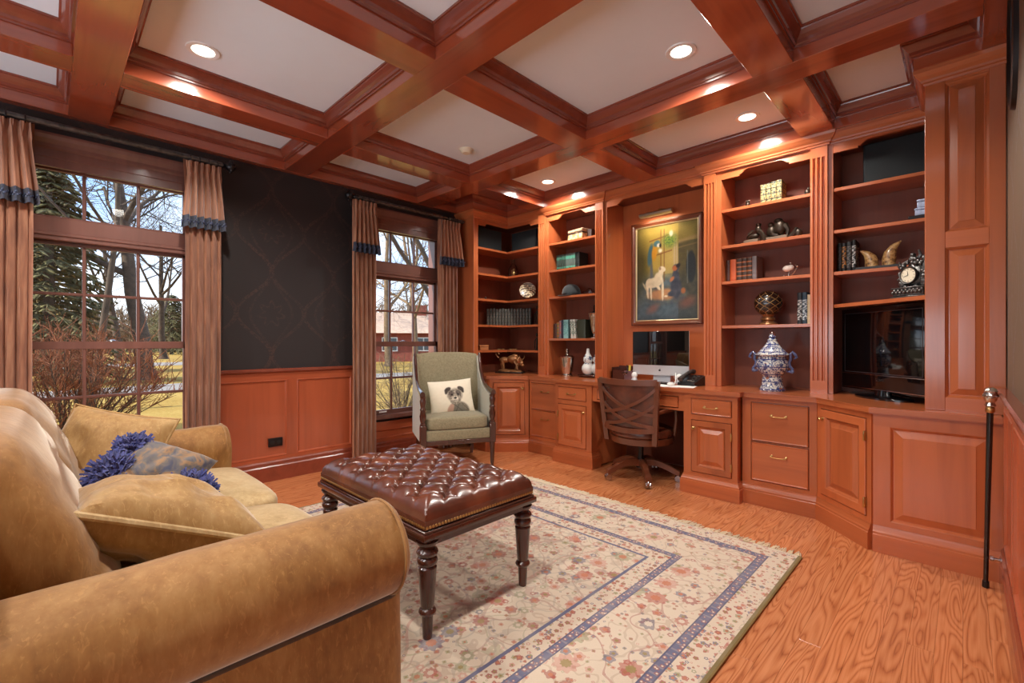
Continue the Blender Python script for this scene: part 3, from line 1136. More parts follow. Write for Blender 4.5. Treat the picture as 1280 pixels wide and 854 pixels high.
def vine(scale, width, seed=0.0):
    nz = b.noise(b.mapped(o_, (1, 1, 1), (seed, seed, 0)), scale, 1, .4)
    return b.m_('LESS_THAN', b.m_('ABSOLUTE', b.m_('SUBTRACT', nz, .5)), width)


base = b.mix(b.m_('MULTIPLY', b.noise(o_, 1.6, 2), .8), CREAM, CREAM2)
# field
f = b.mix(b.m_('MULTIPLY', vine(1.7, .007, 3.1), .55), base, ROSE)
f = b.mix(b.m_('MULTIPLY', vine(5.5, .014, 8.3), .5), f, srgb(168, 128, 120))
f = b.mix(b.m_('MULTIPLY', vine(7.5, .012, 1.3), .45), f, GREEN)
f = b.mix(b.m_('MULTIPLY', vine(14.0, .03, 2.3), .4), f, srgb(176, 150, 132))
f = b.mix(b.m_('MULTIPLY', vine(11.0, .025, 6.1), .4), f, srgb(160, 150, 140))
for args in ((30.0, .30, 4.0, .5), (15.0, .34, 6.0, .5), (7.5, .30, 9.0, .45)):
    m1, h1, c1, c2 = flowers(*args)
    f = b.mix(b.m_('MULTIPLY', m1, .62), f, c1)
    f = b.mix(b.m_('MULTIPLY', h1, .85), f, c2)
field = f
# wide border
g_ = b.mix(b.m_('MULTIPLY', vine(4.5, .006, 5.5), .6), base, srgb(170, 120, 112))
g_ = b.mix(b.m_('MULTIPLY', vine(12.0, .026, 9.2), .4), g_, srgb(170, 146, 126))
for args in ((34.0, .30, 4.0, .55), (16.0, .32, 5.0, .55), (7.0, .34, 9.0, .55)):
    m1, h1, c1, c2 = flowers(*args)
    g_ = b.mix(b.m_('MULTIPLY', m1, .62), g_, c1)
    g_ = b.mix(b.m_('MULTIPLY', h1, .9), g_, c2)
# narrow floral stripe
h_ = base
for args in ((32.0, .40, 5.0, .8), (50.0, .3, 3.0, .5)):
    m1, h1, c1, c2 = flowers(*args)
    h_ = b.mix(b.m_('MULTIPLY', m1, .8), h_, c1)
    h_ = b.mix(h1, h_, c2)
# blue guard band with small red and cream lozenges
zig = b.m_('SINE', b.m_('MULTIPLY', along, 2 * pi / .040))
m1, h1, c1, c2 = flowers(44.0, .42, 4.0, .95)
blue = b.mix(b.m_('MULTIPLY', b.m_('GREATER_THAN', zig, .75), .35), srgb(104, 106, 132), srgb(176, 164, 156))
blue = b.mix(b.m_('MULTIPLY', m1, .75), blue, srgb(156, 104, 100))
blue = b.mix(h1, blue, CREAM)


def band(c0, c1, lo, hi):
    msk = b.m_('MULTIPLY', b.m_('GREATER_THAN', d_, lo), b.m_('LESS_THAN', d_, hi))
    return b.mix(msk, c0, c1)


edge_c = srgb(124, 108, 70)
col = field
col = b.mix(b.m_('LESS_THAN', dx, .012), col, edge_c)
col = band(col, h_, .022, .115)
col = band(col, NAVY, .115, .121)
col = band(col, blue, .121, .152)
col = band(col, NAVY, .152, .158)
col = band(col, g_, .158, .425)
col = band(col, NAVY, .425, .431)
col = band(col, blue, .431, .457)
col = band(col, NAVY, .457, .463)
col = band(col, h_, .463, .545)
col = band(col, BLUE, .545, .560)
wv = b.noise(o_, 260, 1)
col = b.mix(b.m_('MULTIPLY', wv, .14), col, srgb(120, 100, 88))
wear = b.noise(o_, 7, 4)
col = b.mix(b.m_('MULTIPLY', b.ramp(wear, [(.45, (0, 0, 0)), (.8, (1, 1, 1))]), .22), col, CREAM)
M['rug'] = b.bsdf(col=col, rough=.95, sheen=.15, spec=.1, normal=b.bump(wv, .35, .004))
M['fringe'] = plain('rug_fringe', srgb(236, 224, 198), .9, var=.12)
M['rug_edge'] = plain('rug_binding', srgb(132, 112, 66), .9, bump_scale=220, var=.15)
t = thing('persian_rug', 'cream floral Persian rug with blue border bands under the ottoman', 'rug', (rcx, rcy, 0))
g = G()
g.grid(lambda u, v: Vector(((u - .5) * 2 * ra, (v - .5) * 2 * rb, .0115 + .0012 * noise.noise(Vector((u * 9, v * 12, 0))))), 40, 60)
g.rings([[Vector((-ra, -rb, .012)), Vector((ra, -rb, .012)), Vector((ra, rb, .012)), Vector((-ra, rb, .012))],
         [Vector((-ra, -rb, .001)), Vector((ra, -rb, .001)), Vector((ra, rb, .001)), Vector((-ra, rb, .001))]], cap0=False)
obj('pile', g, M['rug'], t)
for sx in (-1, 1):
    g = G()
    g.tube([(sx * ra, -rb + 2 * rb * k / 30, .006) for k in range(31)], .0065, 6)
    obj('side_binding', g, M['rug_edge'], t)
rg = random.Random(5)
for sy in (-1, 1):
    g = G()
    for k in range(330):
        x = -ra + 2 * ra * (k + .5) / 330 + rg.uniform(-.002, .002)
        ln = rg.uniform(.05, .085)
        dxx = rg.uniform(-.018, .018)
        w = rg.uniform(.0030, .0048)
        y0 = sy * rb
        g.tube([(x, y0 - sy * .004, .009), (x + dxx * .4, y0 + sy * ln * .5, .006 + rg.uniform(0, .004)), (x + dxx, y0 + sy * ln, .002)], [w, w * .9, w * .5], 3)
    obj('fringe', g, M['fringe'], t, kind='stuff')


# ================================================================== SOFA
def velvet(name, c0, c1, c2):
    b = NB(name)
    o = b.obj()
    n1 = b.noise(o, 5.0, 4, .6, .8)
    n2 = b.noise(b.mapped(o, (1, 1, .35)), 45, 3, .6)
    f = b.m_('MULTIPLY_ADD', n1, .6, b.m_('MULTIPLY', n2, .4))
    n3 = b.noise(b.mapped(o, (1, 1, .3)), 90, 3, .65, 1.2)
    c = b.ramp(f, [(.34, c0), (.5, c1), (.66, c2)])
    hi = tuple(min(1, q * 1.45) for q in c2[:3]) + (1,)
    c = b.mix(b.m_('MULTIPLY', b.ramp(n3, [(.56, (0, 0, 0)), (.68, (1, 1, 1))]), .35), c, hi)
    return b.bsdf(col=c, rough=.6, sheen=.75, sheen_r=.35, sheen_t=(1, .93, .82, 1), spec=.25, normal=b.bump(n2, .12, .006))


M['velvet'] = velvet('gold_velvet', srgb(124, 84, 44), srgb(146, 103, 56), srgb(162, 121, 72))
M['velvet2'] = velvet('gold_cushion_velvet', srgb(138, 102, 60), srgb(162, 126, 78), srgb(178, 146, 98))
M['velvet_pale'] = velvet('pale_gold_velvet', srgb(158, 128, 84), srgb(184, 156, 112), srgb(198, 174, 132))


def puff(g, c, sx, sy, sz, e=.38, nu=40, nv=24, wr=.008, seed=0.0, crown=0.0, deform=None):
    """soft upholstered block: superellipsoid with wrinkles; half sizes sx sy sz"""
    def pw(a, q):
        return math.copysign(abs(a) ** q, a)
    rs = []
    for i in range(nv + 1):
        th = -pi / 2 + pi * i / nv
        if i in (0, nv):
            th *= .998
        ring = []
        for j in range(nu):
            ph = 2 * pi * j / nu
            p = Vector((pw(cos(th), e) * pw(cos(ph), e), pw(cos(th), e) * pw(sin(ph), e), pw(sin(th), e)))
            q = Vector((p.x * sx, p.y * sy, p.z * sz))
            if crown:
                q.z += crown * max(0, 1 - p.x * p.x) * max(0, 1 - p.y * p.y) * (1 if p.z > 0 else 0)
            nn = noise.noise(Vector((q.x * 5 + seed, q.y * 5, q.z * 5))) * wr + noise.noise(Vector((q.x * 14 + seed, q.y * 9, q.z * 14))) * wr * .4
            q += p.normalized() * nn
            if deform:
                q = deform(q, p)
            ring.append(q + Vector(c))
        rs.append(ring)
    g.rings(rs)


t = thing('sofa', 'gold velvet sofa with scrolled arms filling the corner before the window', 'sofa', (-2.0, .2, 0))
SX0, SX1 = -2.97, -1.03         # outer faces
# frame
g = G()
g.box(SX0 + .12, SX1 - .12, -.28, .64, .05, .30, .02, 2)
obj('frame', g, M['velvet'], t, world=True)
for x, y in ((SX0 + .15, .58), (SX1 - .10, .58), (SX0 + .15, -.22), (SX1 - .10, -.22)):
    g = G()
    g.lathe([(.018, .0125), (.03, .06)], (x, y, 0.0), 10)
    obj('foot', g, M['dark_wood'], t, world=True)


def sofa_arm(xc, s):
    """scrolled arm; s=+1 outer side is +x"""
    R = .125
    zc = .53
    prof = []
    # from the outer foot up, round the roll, down the inner side
    prof.append((s * .085, .06))
    prof.append((s * .085, .30))
    prof.append((s * .080, zc - R + .008))
    for k in range(17):
        a = -pi * .42 + (pi * 1.42) * k / 16
        prof.append((s * (.012 + R * cos(a)), zc + R * sin(a)))
    prof.append((-s * .105, .42))
    prof.append((-s * .10, .06))
    ring_y = [-.27, -.2, -.1, 0, .1, .2, .3, .4, .5, .57, .62, .65, .668, .676]
    sc = [1.0] * 10 + [1.0, .995, .965, .90]
    g = G()
    rs = []
    for y, q in zip(ring_y, sc):
        ring = []
        for (x, z) in prof:
            zz = zc if z > .3 else z
            xx = x * q
            z2 = zc + (z - zc) * q if z > .3 else z
            wv = noise.noise(Vector((x * 9 + s, y * 7, z * 9))) * .006
            ring.append(Vector((xc + xx + wv * s, y, z2 + wv)))
        rs.append(ring)
    g.rings(rs)
    a = obj('arm', g, M['velvet'], t, world=True)
    # piping round the scroll front
    g = G()
    g.tube([(xc + s * (.012 + (R + .001) * cos(-pi * .42 + pi * 1.42 * k / 24)), .655, zc + (R + .001) * sin(-pi * .42 + pi * 1.42 * k / 24)) for k in range(25)], .0045, 6)
    obj('piping', g, M['velvet'], a, world=True)


sofa_arm(-1.17, 1)
sofa_arm(-2.83, -1)
# seat cushions
for i, (x0, x1) in enumerate(((-2.725, -2.005), (-1.995, -1.275))):
    g = G()
    puff(g, ((x0 + x1) / 2, .33, .385), (x1 - x0) / 2, .37, .085, .30, 56, 22, .005, i * 7.0, crown=.03)
    obj('seat_cushion', g, M['velvet_pale'], t, world=True)
# back frame with rolled top
g = G()
prof = [(-.30, .06), (-.30, .80), (-.29, .87), (-.255, .905), (-.20, .915), (-.14, .90), (-.11, .86), (-.10, .80), (-.06, .30), (-.06, .06)]
g.rings([[Vector((x, y + .004 * noise.noise(Vector((x * 6, y * 9, z * 9))), z)) for y, z in prof] for x in [SX0 + .05 + k * (SX1 - SX0 - .10) / 24 for k in range(25)]])
obj('back_frame', g, M['velvet'], t, world=True)


def lean(q, p):
    q = q.copy()
    q.y -= (q.z) * .42                       # the top leans back
    q.y += .014 * noise.noise(Vector((q.x * 4.0 + q.z * 9.0, q.z * 2.0, 4.0))) + .010 * abs(sin(q.x * 13 + q.z * 16)) * max(0, q.z + .1) * 2
    fold = 0
    for zf in (.06, -.10):
        fold += exp(-((q.z - zf) / .022) ** 2)
    q.y -= .012 * fold * (1 if p.y > 0 else 0)
    return q


for i, (x0, x1) in enumerate(((-2.80, -2.07), (-2.06, -1.36))):
    g = G()
    puff(g, ((x0 + x1) / 2, -.045, .69), (x1 - x0) / 2 + .012, .105, .235, .46, 64, 40, .012, 31 + i * 9.0, deform=lean)
    obj('back_cushion', g, M['velvet'], t, world=True)


def throw_pillow(g, w, h, th, mat, pinch=.07, wr=.012, seed=0.0, n=26):
    """two-sided square pillow in its own XY plane, thickness along z"""
    def f(sgn):
        def q(u, v):
            a, c_ = u * 2 - 1, v * 2 - 1
            x = a * (1 - pinch * (1 - c_ * c_) * abs(a)) * w / 2
            y = c_ * (1 - pinch * (1 - a * a) * abs(c_)) * h / 2
            k = max(0, (1 - a * a)) * max(0, (1 - c_ * c_))
            z = sgn * th / 2 * k ** .42
            z += sgn * wr * k ** .5 * (noise.noise(Vector((a * 2.2 + seed, c_ * 2.2, sgn))) + .5 * noise.noise(Vector((a * 6 + seed, c_ * 2, sgn * 2))))
            return mat @ Vector((x, y, z))
        return q
    g.grid(f(1), n, n)
    g.grid(f(-1), n, n)
    bmesh.ops.remove_doubles(g.bm, verts=g.bm.verts[:], dist=1e-5)


def pillow_edge(w, h, mat, pinch=.07, n=16):
    pts = []
    for (a0, c0, a1, c1) in ((-1, -1, 1, -1), (1, -1, 1, 1), (1, 1, -1, 1), (-1, 1, -1, -1)):
        for k in range(n):
            q = k / n
            a, c_ = a0 + (a1 - a0) * q, c0 + (c1 - c0) * q
            pts.append(mat @ Vector((a * (1 - pinch * (1 - c_ * c_) * abs(a)) * w / 2, c_ * (1 - pinch * (1 - a * a) * abs(c_)) * h / 2, 0)))
    return pts


def euler_mat(loc, rx, ry, rz):
    return Matrix.Translation(loc) @ Matrix.Rotation(rz, 4, 'Z') @ Matrix.Rotation(ry, 4, 'Y') @ Matrix.Rotation(rx, 4, 'X')


# far gold pillow leaning into the far corner of the sofa
mt = euler_mat((-2.67, .165, .575), radians(64), 0, radians(52)) @ Matrix.Rotation(radians(-10), 4, 'Z')
t = thing('throw_pillow', 'gold throw pillow leaning on the far sofa arm under the window', 'pillow', (-2.63, .20, .585))
g = G()
throw_pillow(g, .46, .46, .16, mt, .06, .022, 2.0)
obj('pillow_cover', g, M['velvet2'], t, world=True)
g = G()
g.tube(pillow_edge(.46, .46, mt, .06), .006, 6, closed=True)
obj('piping', g, M['velvet2'], t, world=True)
# near gold pillow lying against the near arm
mt = euler_mat((-1.63, .235, .585), radians(-25), radians(-8), radians(4))
t = thing('throw_pillow', 'plump gold piped pillow lying in front of the near sofa arm', 'pillow', (-1.53, .235, .545))
g = G()
throw_pillow(g, .42, .46, .23, mt, .08, .030, 9.0, 30)
obj('pillow_cover', g, M['velvet2'], t, world=True)
g = G()
g.tube(pillow_edge(.42, .46, mt, .08), .009, 7, closed=True)
obj('piping', g, M['velvet_pale'], t, world=True)
# blue pompom pillow
b = NB('brown_blue_weave')
o_ = b.obj()
w1 = b.noise(b.mapped(o_, (1, 1, 1)), 14, 3, .6, 1.5)
M['weave'] = b.bsdf(col=b.ramp(w1, [(.3, srgb(52, 54, 78)), (.46, srgb(92, 84, 80)), (.56, srgb(140, 104, 66)), (.7, srgb(70, 66, 78))]), rough=.7, sheen=.3)
M['pompom'] = plain('blue_yarn', srgb(72, 78, 138), .9, var=.3, vscale=40, sheen=.3)
PA, PB, PC = Vector((-2.19, .223, .695)), Vector((-2.11, .164, .625)), Vector((-1.955, .345, .545))
PD = PA + PC - PB
ex = (PC - PB).normalized()
ey = (PA - PB) - ex * (PA - PB).dot(ex)
ey.normalize()
ez = ex.cross(ey)
mt = Matrix.Translation((PA + PC) / 2) @ Matrix((ex, ey, ez)).transposed().to_4x4()
t = thing('pompom_pillow', 'brown and blue pillow with blue yarn pompoms on the sofa seat', 'pillow', (-2.10, .29, .55))
g = G()
throw_pillow(g, .27, .24, .14, mt, .05, .015, 5.0)
obj('pillow_cover', g, M['weave'], t, world=True)
rg = random.Random(11)
PD = Vector((-2.09, .33, .60))
for (ctr, r) in ((PA, .062), (PB, .082), (PC, .095), (PD, .065)):
    ctr = ctr.copy()
    if ctr.z < .53:
        ctr.z = .53
    g = G()
    g.ell(ctr, r * .78, r * .78, r * .78, 10, 7)
    for k in range(900):
        v = Vector((rg.gauss(0, 1), rg.gauss(0, 1), rg.gauss(0, 1))).normalized()
        jit = Vector((rg.uniform(-1, 1), rg.uniform(-1, 1), rg.uniform(-1, 1))) * .016
        L2 = r * rg.uniform(.88, 1.04)
        tip = ctr + v * L2 + jit
        g.tube([ctr + v * r * .55, ctr + v * r * .85 + jit * .4, tip], [.004, .0042, .0034], 3)
    obj('pompom', g, M['pompom'], t, world=True, smooth=False, kind='stuff')

# ================================================================== OTTOMAN
b = NB('oxblood_leather')
o_ = b.obj()
ln = b.noise(o_, 6, 3)
M['leather'] = b.bsdf(col=b.ramp(ln, [(.3, srgb(66, 32, 24)), (.55, srgb(98, 50, 34)), (.75, srgb(124, 66, 42))]), rough=.27, coat=.45, coat_r=.2, spec=.6,
                      normal=b.bump(b.noise(o_, 240, 2), .08, .002))
OX0, OX1, OY0, OY1 = -2.275, -1.36, .935, 1.535
ocx, ocy, oa, ob = (OX0 + OX1) / 2, (OY0 + OY1) / 2, (OX1 - OX0) / 2, (OY1 - OY0) / 2
t = thing('ottoman', 'tufted oxblood leather ottoman on turned dark legs standing on the rug', 'ottoman', (ocx, ocy, 0.012))
NXB, NYB = 6, 4
btn = []
pxs, pys = 2 * oa / NXB, 2 * ob / NYB
for r in range(1, 2 * NYB):
    if r % 2 == 1:
        cand = [(-oa + pxs * (k + .5)) for k in range(NXB)]
    else:
        cand = [(-oa + pxs * k) for k in range(1, NXB)]
    y = -ob + pys * r / 2
    if r in (0, 2 * NYB):
        continue
    for x in cand:
        btn.append((x, y))
sx_, sy_ = pxs, pys


def tuft(x, y):
    u, v = (x + oa) / pxs, (y + ob) / pys
    # diamond creases: u+v and u-v half-integers
    p, q = u + v, u - v

    def dist(a):
        return abs(a - .5 - round(a - .5))
    dp, dq = dist(p + .0), dist(q + .0)
    edge = min(oa - .0125 - abs(x), ob - .0125 - abs(y))
    fade = min(1, max(0, (edge - .015) / .06))
    fade = fade * fade * (3 - 2 * fade)
    pil = (sin(pi * dp) * sin(pi * dq)) ** .55
    dim = exp(-((dp * dp + dq * dq) / .012))
    h = .066 + (.020 * pil - .016 * (1 - pil) * (exp(-(dp / .05) ** 2) + exp(-(dq / .05) ** 2)) * .6 - .030 * dim) * fade - .004 * (1 - fade) * (exp(-(dp / .05) ** 2))
    rnd = sqrt(max(0, min(1, 1 - (1 - min(1, edge / .045)) ** 2)))
    return h * rnd


g = G()
g.grid(lambda u, v: Vector(((u - .5) * 2 * (oa - .012), (v - .5) * 2 * (ob - .012), .428 + tuft((u - .5) * 2 * (oa - .0125), (v - .5) * 2 * (ob - .0125)))), 130, 90)
g.box(-oa + .012, oa - .012, -ob + .012, ob - .012, .41, .44)
top = obj('tufted_top', g, M['leather'], t)
bp = G()
bp.ell((0, 0, 0), .010, .010, .006, 10, 6)
bo = obj('button', bp, M['leather'], top)
first = True
for (x, y) in btn:
    u, v = (x + oa) / pxs, (y + ob) / pys
    if abs((u + v) - .5 - round(u + v - .5)) > .01:
        continue
    if min(oa - abs(x), ob - abs(y)) < .03:
        continue
    if first:
        o2 = bo
        first = False
    else:
        o2 = bo.copy()
        COL.objects.link(o2)
        o2.parent = top
    o2.location = (x, y, .428 + tuft(x, y) + .003)
g = G()
g.box(-oa, oa, -ob, ob, .372, .395, .004, 2)
g.box(-oa + .016, oa - .016, -ob + .016, ob - .016, .345, .374, .003)
g.box(-oa + .008, oa - .008, -ob + .008, ob - .008, .394, .405, .003)
obj('apron', g, M['dark_wood'], t)
g = G()
for sgn in (-1, 1):
    for k in range(62):
        x = -oa + .02 + (2 * oa - .04) * k / 61
        g.lathe([(.0062, 0), (.0055, .002), (.003, .0035), (0, .004)], n=6, mat=Matrix.Translation((x, sgn * (ob - .0115), .418)) @ Matrix.Rotation(-sgn * pi / 2, 4, 'X'))
    for k in range(41):
        y = -ob + .02 + (2 * ob - .04) * k / 40
        g.lathe([(.0062, 0), (.0055, .002), (.003, .0035), (0, .004)], n=6, mat=Matrix.Translation((sgn * (oa - .0115), y, .418)) @ Matrix.Rotation(sgn * pi / 2, 4, 'Y'))
obj('nail_heads', g, M['brass'], t, kind='stuff')
LEG = [(.016, 0), (.018, .006), (.0185, .02), (.021, .085), (.030, .092), (.033, .100), (.030, .108), (.023, .113), (.025, .12), (.033, .24), (.035, .262), (.030, .268), (.036, .276), (.039, .286),
       (.036, .296), (.030, .301), (.037, .308), (.041, .318), (.036, .328), (.027, .333), (.030, .34), (.040, .352), (.042, .36)]
for sx2, sy2 in ((-1, -1), (1, -1), (1, 1), (-1, 1)):
    g = G()
    g.lathe(LEG, (sx2 * (oa - .045), sy2 * (ob - .045), 0), 20)
    obj('leg', g, M['dark_wood'], t)

# ================================================================== ARMCHAIR
b = NB('grey_green_boucle')
o_ = b.obj()
n1 = b.m_('MULTIPLY_ADD', b.noise(o_, 160, 2), .6, b.m_('MULTIPLY', b.noise(o_, 50, 3), .4))
n2 = b.noise(o_, 6, 3)
M['tweed'] = b.bsdf(col=b.mix(n1, srgb(78, 72, 52), srgb(182, 170, 138)), rough=.9, sheen=.3, spec=.1, normal=b.bump(n1, .4, .004))
M['tweed_pale'] = plain('pale_green_upholstery', srgb(186, 184, 168), .9, var=.06, vscale=60, sheen=.3)
t = thing('armchair', 'grey green upholstered armchair with dark show-wood frame by the second window', 'armchair', (-3.31, 2.575, 0), radians(64))
# local: front is -y, width along x
hw = .30
for s in (-1, 1):
    # front post with turned foot
    g = G()
    g.lathe([(.010, 0), (.014, .004), (.016, .02), (.011, .03), (.016, .04), (.024, .20), (.026, .225)], (s * hw, -.27, 0), 12)
    g.box(s * hw - .026, s * hw + .026, -.296, -.244, .225, .40, .004)
    g.lathe([(.024, .40), (.027, .41), (.018, .42), (.026, .45), (.029, .48), (.020, .52), (.027, .535), (.018, .55), (.024, .58), (.028, .605), (.022, .62), (.026, .64)], (s * hw, -.27, 0), 12)
    obj('front_post', g, M['dark_wood'], t)
    # rear leg, raked
    g = G()
    g.rings([[Vector((s * hw * .88 + dx_ * q, y + dy_ * q, z)) for dx_, dy_ in ((-1, -1), (1, -1), (1, 1), (-1, 1))] for y, z, q in ((.325, 0, .013), (.29, .15, .018), (.27, .30, .022))])
    obj('rear_leg', g, M['dark_wood'], t)
    # arm and back post in one sweeping curve
    pts = [(-.285, .655), (-.25, .662), (-.19, .668), (-.10, .682), (-.01, .71), (.06, .755), (.115, .82), (.155, .90), (.185, .985)]
    rad = [.030, .029, .024, .021, .020, .020, .021, .021, .018]
    g = G()
    g.tube([(s * (hw + .006 - .0 * k), y, z) for k, (y, z) in enumerate(pts)], rad, 10, flat=.75)
    obj('arm', g, M['dark_wood'], t)
    # upholstered side
    side = [(-.245, .25), (-.245, .635), (-.15, .655), (-.02, .69), (.06, .745), (.13, .84), (.175, .965), (.24, .965), (.27, .25)]
    g = G()
    g.prism(side, s * hw - .020, s * hw + .012, 'yz')
    es = [e_ for e_ in g.bm.edges]
    bmesh.ops.bevel(g.bm, geom=es, offset=.006, segments=2, affect='EDGES')
    obj('side_upholstery', g, M['tweed_pale'], t)
g = G()
g.box(-hw + .02, hw - .02, -.292, -.262, .228, .268, .004)
g.box(-hw + .01, -hw + .03, -.25, .26, .228, .268)
g.box(hw - .03, hw - .01, -.25, .26, .228, .268)
g.box(-hw + .02, hw - .02, .24, .27, .228, .268)
obj('seat_rail', g, M['dark_wood'], t)
g = G()
g.box(-hw + .02, hw - .02, -.285, .25, .262, .352, .012, 3)
obj('seat_deck', g, M['tweed'], t)
g = G()
puff(g, (0, -.045, .405), hw - .025, .24, .055, .25, 48, 16, .003, 3.0, crown=.02)
obj('seat_cushion', g, M['tweed'], t)
# curved back
g = G()
rs = []
for i in range(25):
    u = i / 24 * 2 - 1
    ring = []
    for (y, z) in ((.125, .36), (.135, .50), (.15, .70), (.175, .88), (.20, .975), (.225, 1.0), (.25, .985), (.265, .88), (.265, .36)):
        z2 = z - (.018 * abs(u) ** 3 if z > .9 else 0)
        yy = y + (.028 * (1 - u * u) if y < .21 else .02 * (1 - u * u))
        ring.append(Vector((u * (hw - .012), yy, z2)))
    rs.append(ring)
g.rings(rs)
obj('backrest', g, M['tweed'], t)

# dog pillow on the chair
def paint(name, w, h, nx, ny, fn, parent, mat, place, disp=None):
    """flat printed picture: a fine grid with one colour per vertex"""
    me = bpy.data.meshes.new(name)
    vs, fs, cs = [], [], []
    for j in range(ny):
        for i in range(nx):
            u, v = i / (nx - 1), j / (ny - 1)
            p = disp(u, v) if disp else Vector(((u - .5) * w, (v - .5) * h, 0))
            vs.append(tuple(place @ p))
            r_, g2, b2 = fn(u, v)
            c = srgb(max(0, min(255, r_)), max(0, min(255, g2)), max(0, min(255, b2)))
            cs.append(c)
    for j in range(ny - 1):
        for i in range(nx - 1):
            a = j * nx + i
            fs.append((a, a + 1, a + nx + 1, a + nx))
    me.from_pydata(vs, [], fs)
    ca = me.color_attributes.new('print', 'FLOAT_COLOR', 'POINT')
    ca.data.foreach_set('color', [x for c in cs for x in c])
    me.shade_smooth()
    me.materials.append(mat)
    o = bpy.data.objects.new(name, me)
    COL.objects.link(o)
    if parent:
        o.parent = parent
    return o


b = NB('printed_cloth')
at = b.n('Attribute', attribute_name='print')
M['print_cloth'] = b.bsdf(col=at.outputs['Color'], rough=.85, sheen=.2, normal=b.bump(b.noise(b.obj(), 300, 1), .2, .002))
b = NB('oil_paint')
at = b.n('Attribute', attribute_name='print')
M['oil_paint'] = b.bsdf(col=at.outputs['Color'], rough=.35, coat=.2, normal=b.bump(b.noise(b.obj(), 120, 3), .2, .002))


def blob(u, v, cx, cy, rx, ry, rot=0.0, soft=.15):
    dx_, dy_ = u - cx, v - cy
    c, s = cos(rot), sin(rot)
    a, q = (dx_ * c + dy_ * s) / rx, (-dx_ * s + dy_ * c) / ry
    d = sqrt(a * a + q * q)
    return max(0, min(1, (1 + soft - d) / (2 * soft)))


def over(c, col_, k):
    return tuple(a + (b_ - a) * k for a, b_ in zip(c, col_))


def dog_print(u, v):
    n = noise.noise(Vector((u * 14, v * 14, 0)))
    n2 = noise.noise(Vector((u * 40, v * 30, 3)))
    c = (232 + 4 * n, 222 + 4 * n, 200 + 4 * n)
    # shoulders and coat
    c = over(c, (132 + 30 * n2, 122 + 26 * n2, 106 + 24 * n2), blob(u, v, .62, .06, .24, .26, 0, .08))
    c = over(c, (196, 158, 138), blob(u, v, .44, .12, .07, .16, -.3, .15) * .9)
    c = over(c, (120, 116, 104), blob(u, v, .64, .05, .13, .22, .2, .1) * .8)
    # head
    n2 = 1.5 * noise.noise(Vector((u * 34, v * 22, 3))) + .6 * n2
    grey = (150 + 44 * n2, 140 + 42 * n2, 124 + 38 * n2)
    c = over(c, grey, blob(u, v, .56, .52, .175, .20, 0, .14))
    c = over(c, grey, blob(u, v, .56, .36, .12, .12, 0, .14))
    for s in (-1, 1):
        c = over(c, (66 + 30 * n2, 56 + 28 * n2, 48 + 26 * n2), blob(u, v, .56 + s * .15, .70, .085, .055, s * -.75, .2))
        c = over(c, (58 + 30 * n2, 50 + 28 * n2, 44 + 26 * n2), blob(u, v, .56 + s * .185, .64, .035, .075, s * .25, .25))
        c = over(c, (96 + 30 * n2, 86 + 30 * n2, 78 + 28 * n2), blob(u, v, .56 + s * .085, .57, .06, .09, s * .2, .2))
        c = over(c, (20, 16, 15), blob(u, v, .56 + s * .07, .535, .024, .026, 0, .15))
    c = over(c, (206 + 24 * n2, 198 + 22 * n2, 180 + 20 * n2), blob(u, v, .56, .41, .075, .075, 0, .2))
    c = over(c, (22, 18, 18), blob(u, v, .56, .435, .034, .028, 0, .12))
    c = over(c, (60, 48, 44), blob(u, v, .56, .365, .05, .009, 0, .3))
    # lines of the coat collar
    for (x0, y0, x1, y1) in ((.50, .27, .72, .02), (.64, .27, .55, .02), (.70, .26, .86, .05)):
        L_2 = sqrt((x1 - x0) ** 2 + (y1 - y0) ** 2)
        tt = max(0, min(1, ((u - x0) * (x1 - x0) + (v - y0) * (y1 - y0)) / L_2 ** 2))
        dd = sqrt((u - x0 - tt * (x1 - x0)) ** 2 + (v - y0 - tt * (y1 - y0)) ** 2)
        c = over(c, (78, 72, 64), max(0, 1 - dd / .012))
    return c


mp = Matrix.Translation((-3.31, 2.575, 0)) @ Matrix.Rotation(radians(64), 4, 'Z') @ euler_mat((-.01, -.02, .60), radians(74), radians(-4), 0)
t = thing('dog_pillow', 'cream pillow printed with a terrier head propped on the armchair', 'pillow', tuple(mp.translation))
PW, PH, PT = .40, .31, .12


def pil_surf(u, v, sgn):
    a, c_ = u * 2 - 1, v * 2 - 1
    k = max(0, 1 - a * a) * max(0, 1 - c_ * c_)
    return Vector((a * (1 - .05 * (1 - c_ * c_) * abs(a)) * PW / 2, c_ * (1 - .05 * (1 - a * a) * abs(c_)) * PH / 2, sgn * PT / 2 * k ** .45))


minv = parent_matrix(t).inverted()
paint('printed_front', PW, PH, 90, 72, dog_print, t, M['print_cloth'], minv @ mp, lambda u, v: pil_surf(u, v, 1))
g = G()
g.grid(lambda u, v: mp @ pil_surf(u, v, -1), 24, 20)
obj('pillow_back', g, M['tweed_pale'], t, world=True)

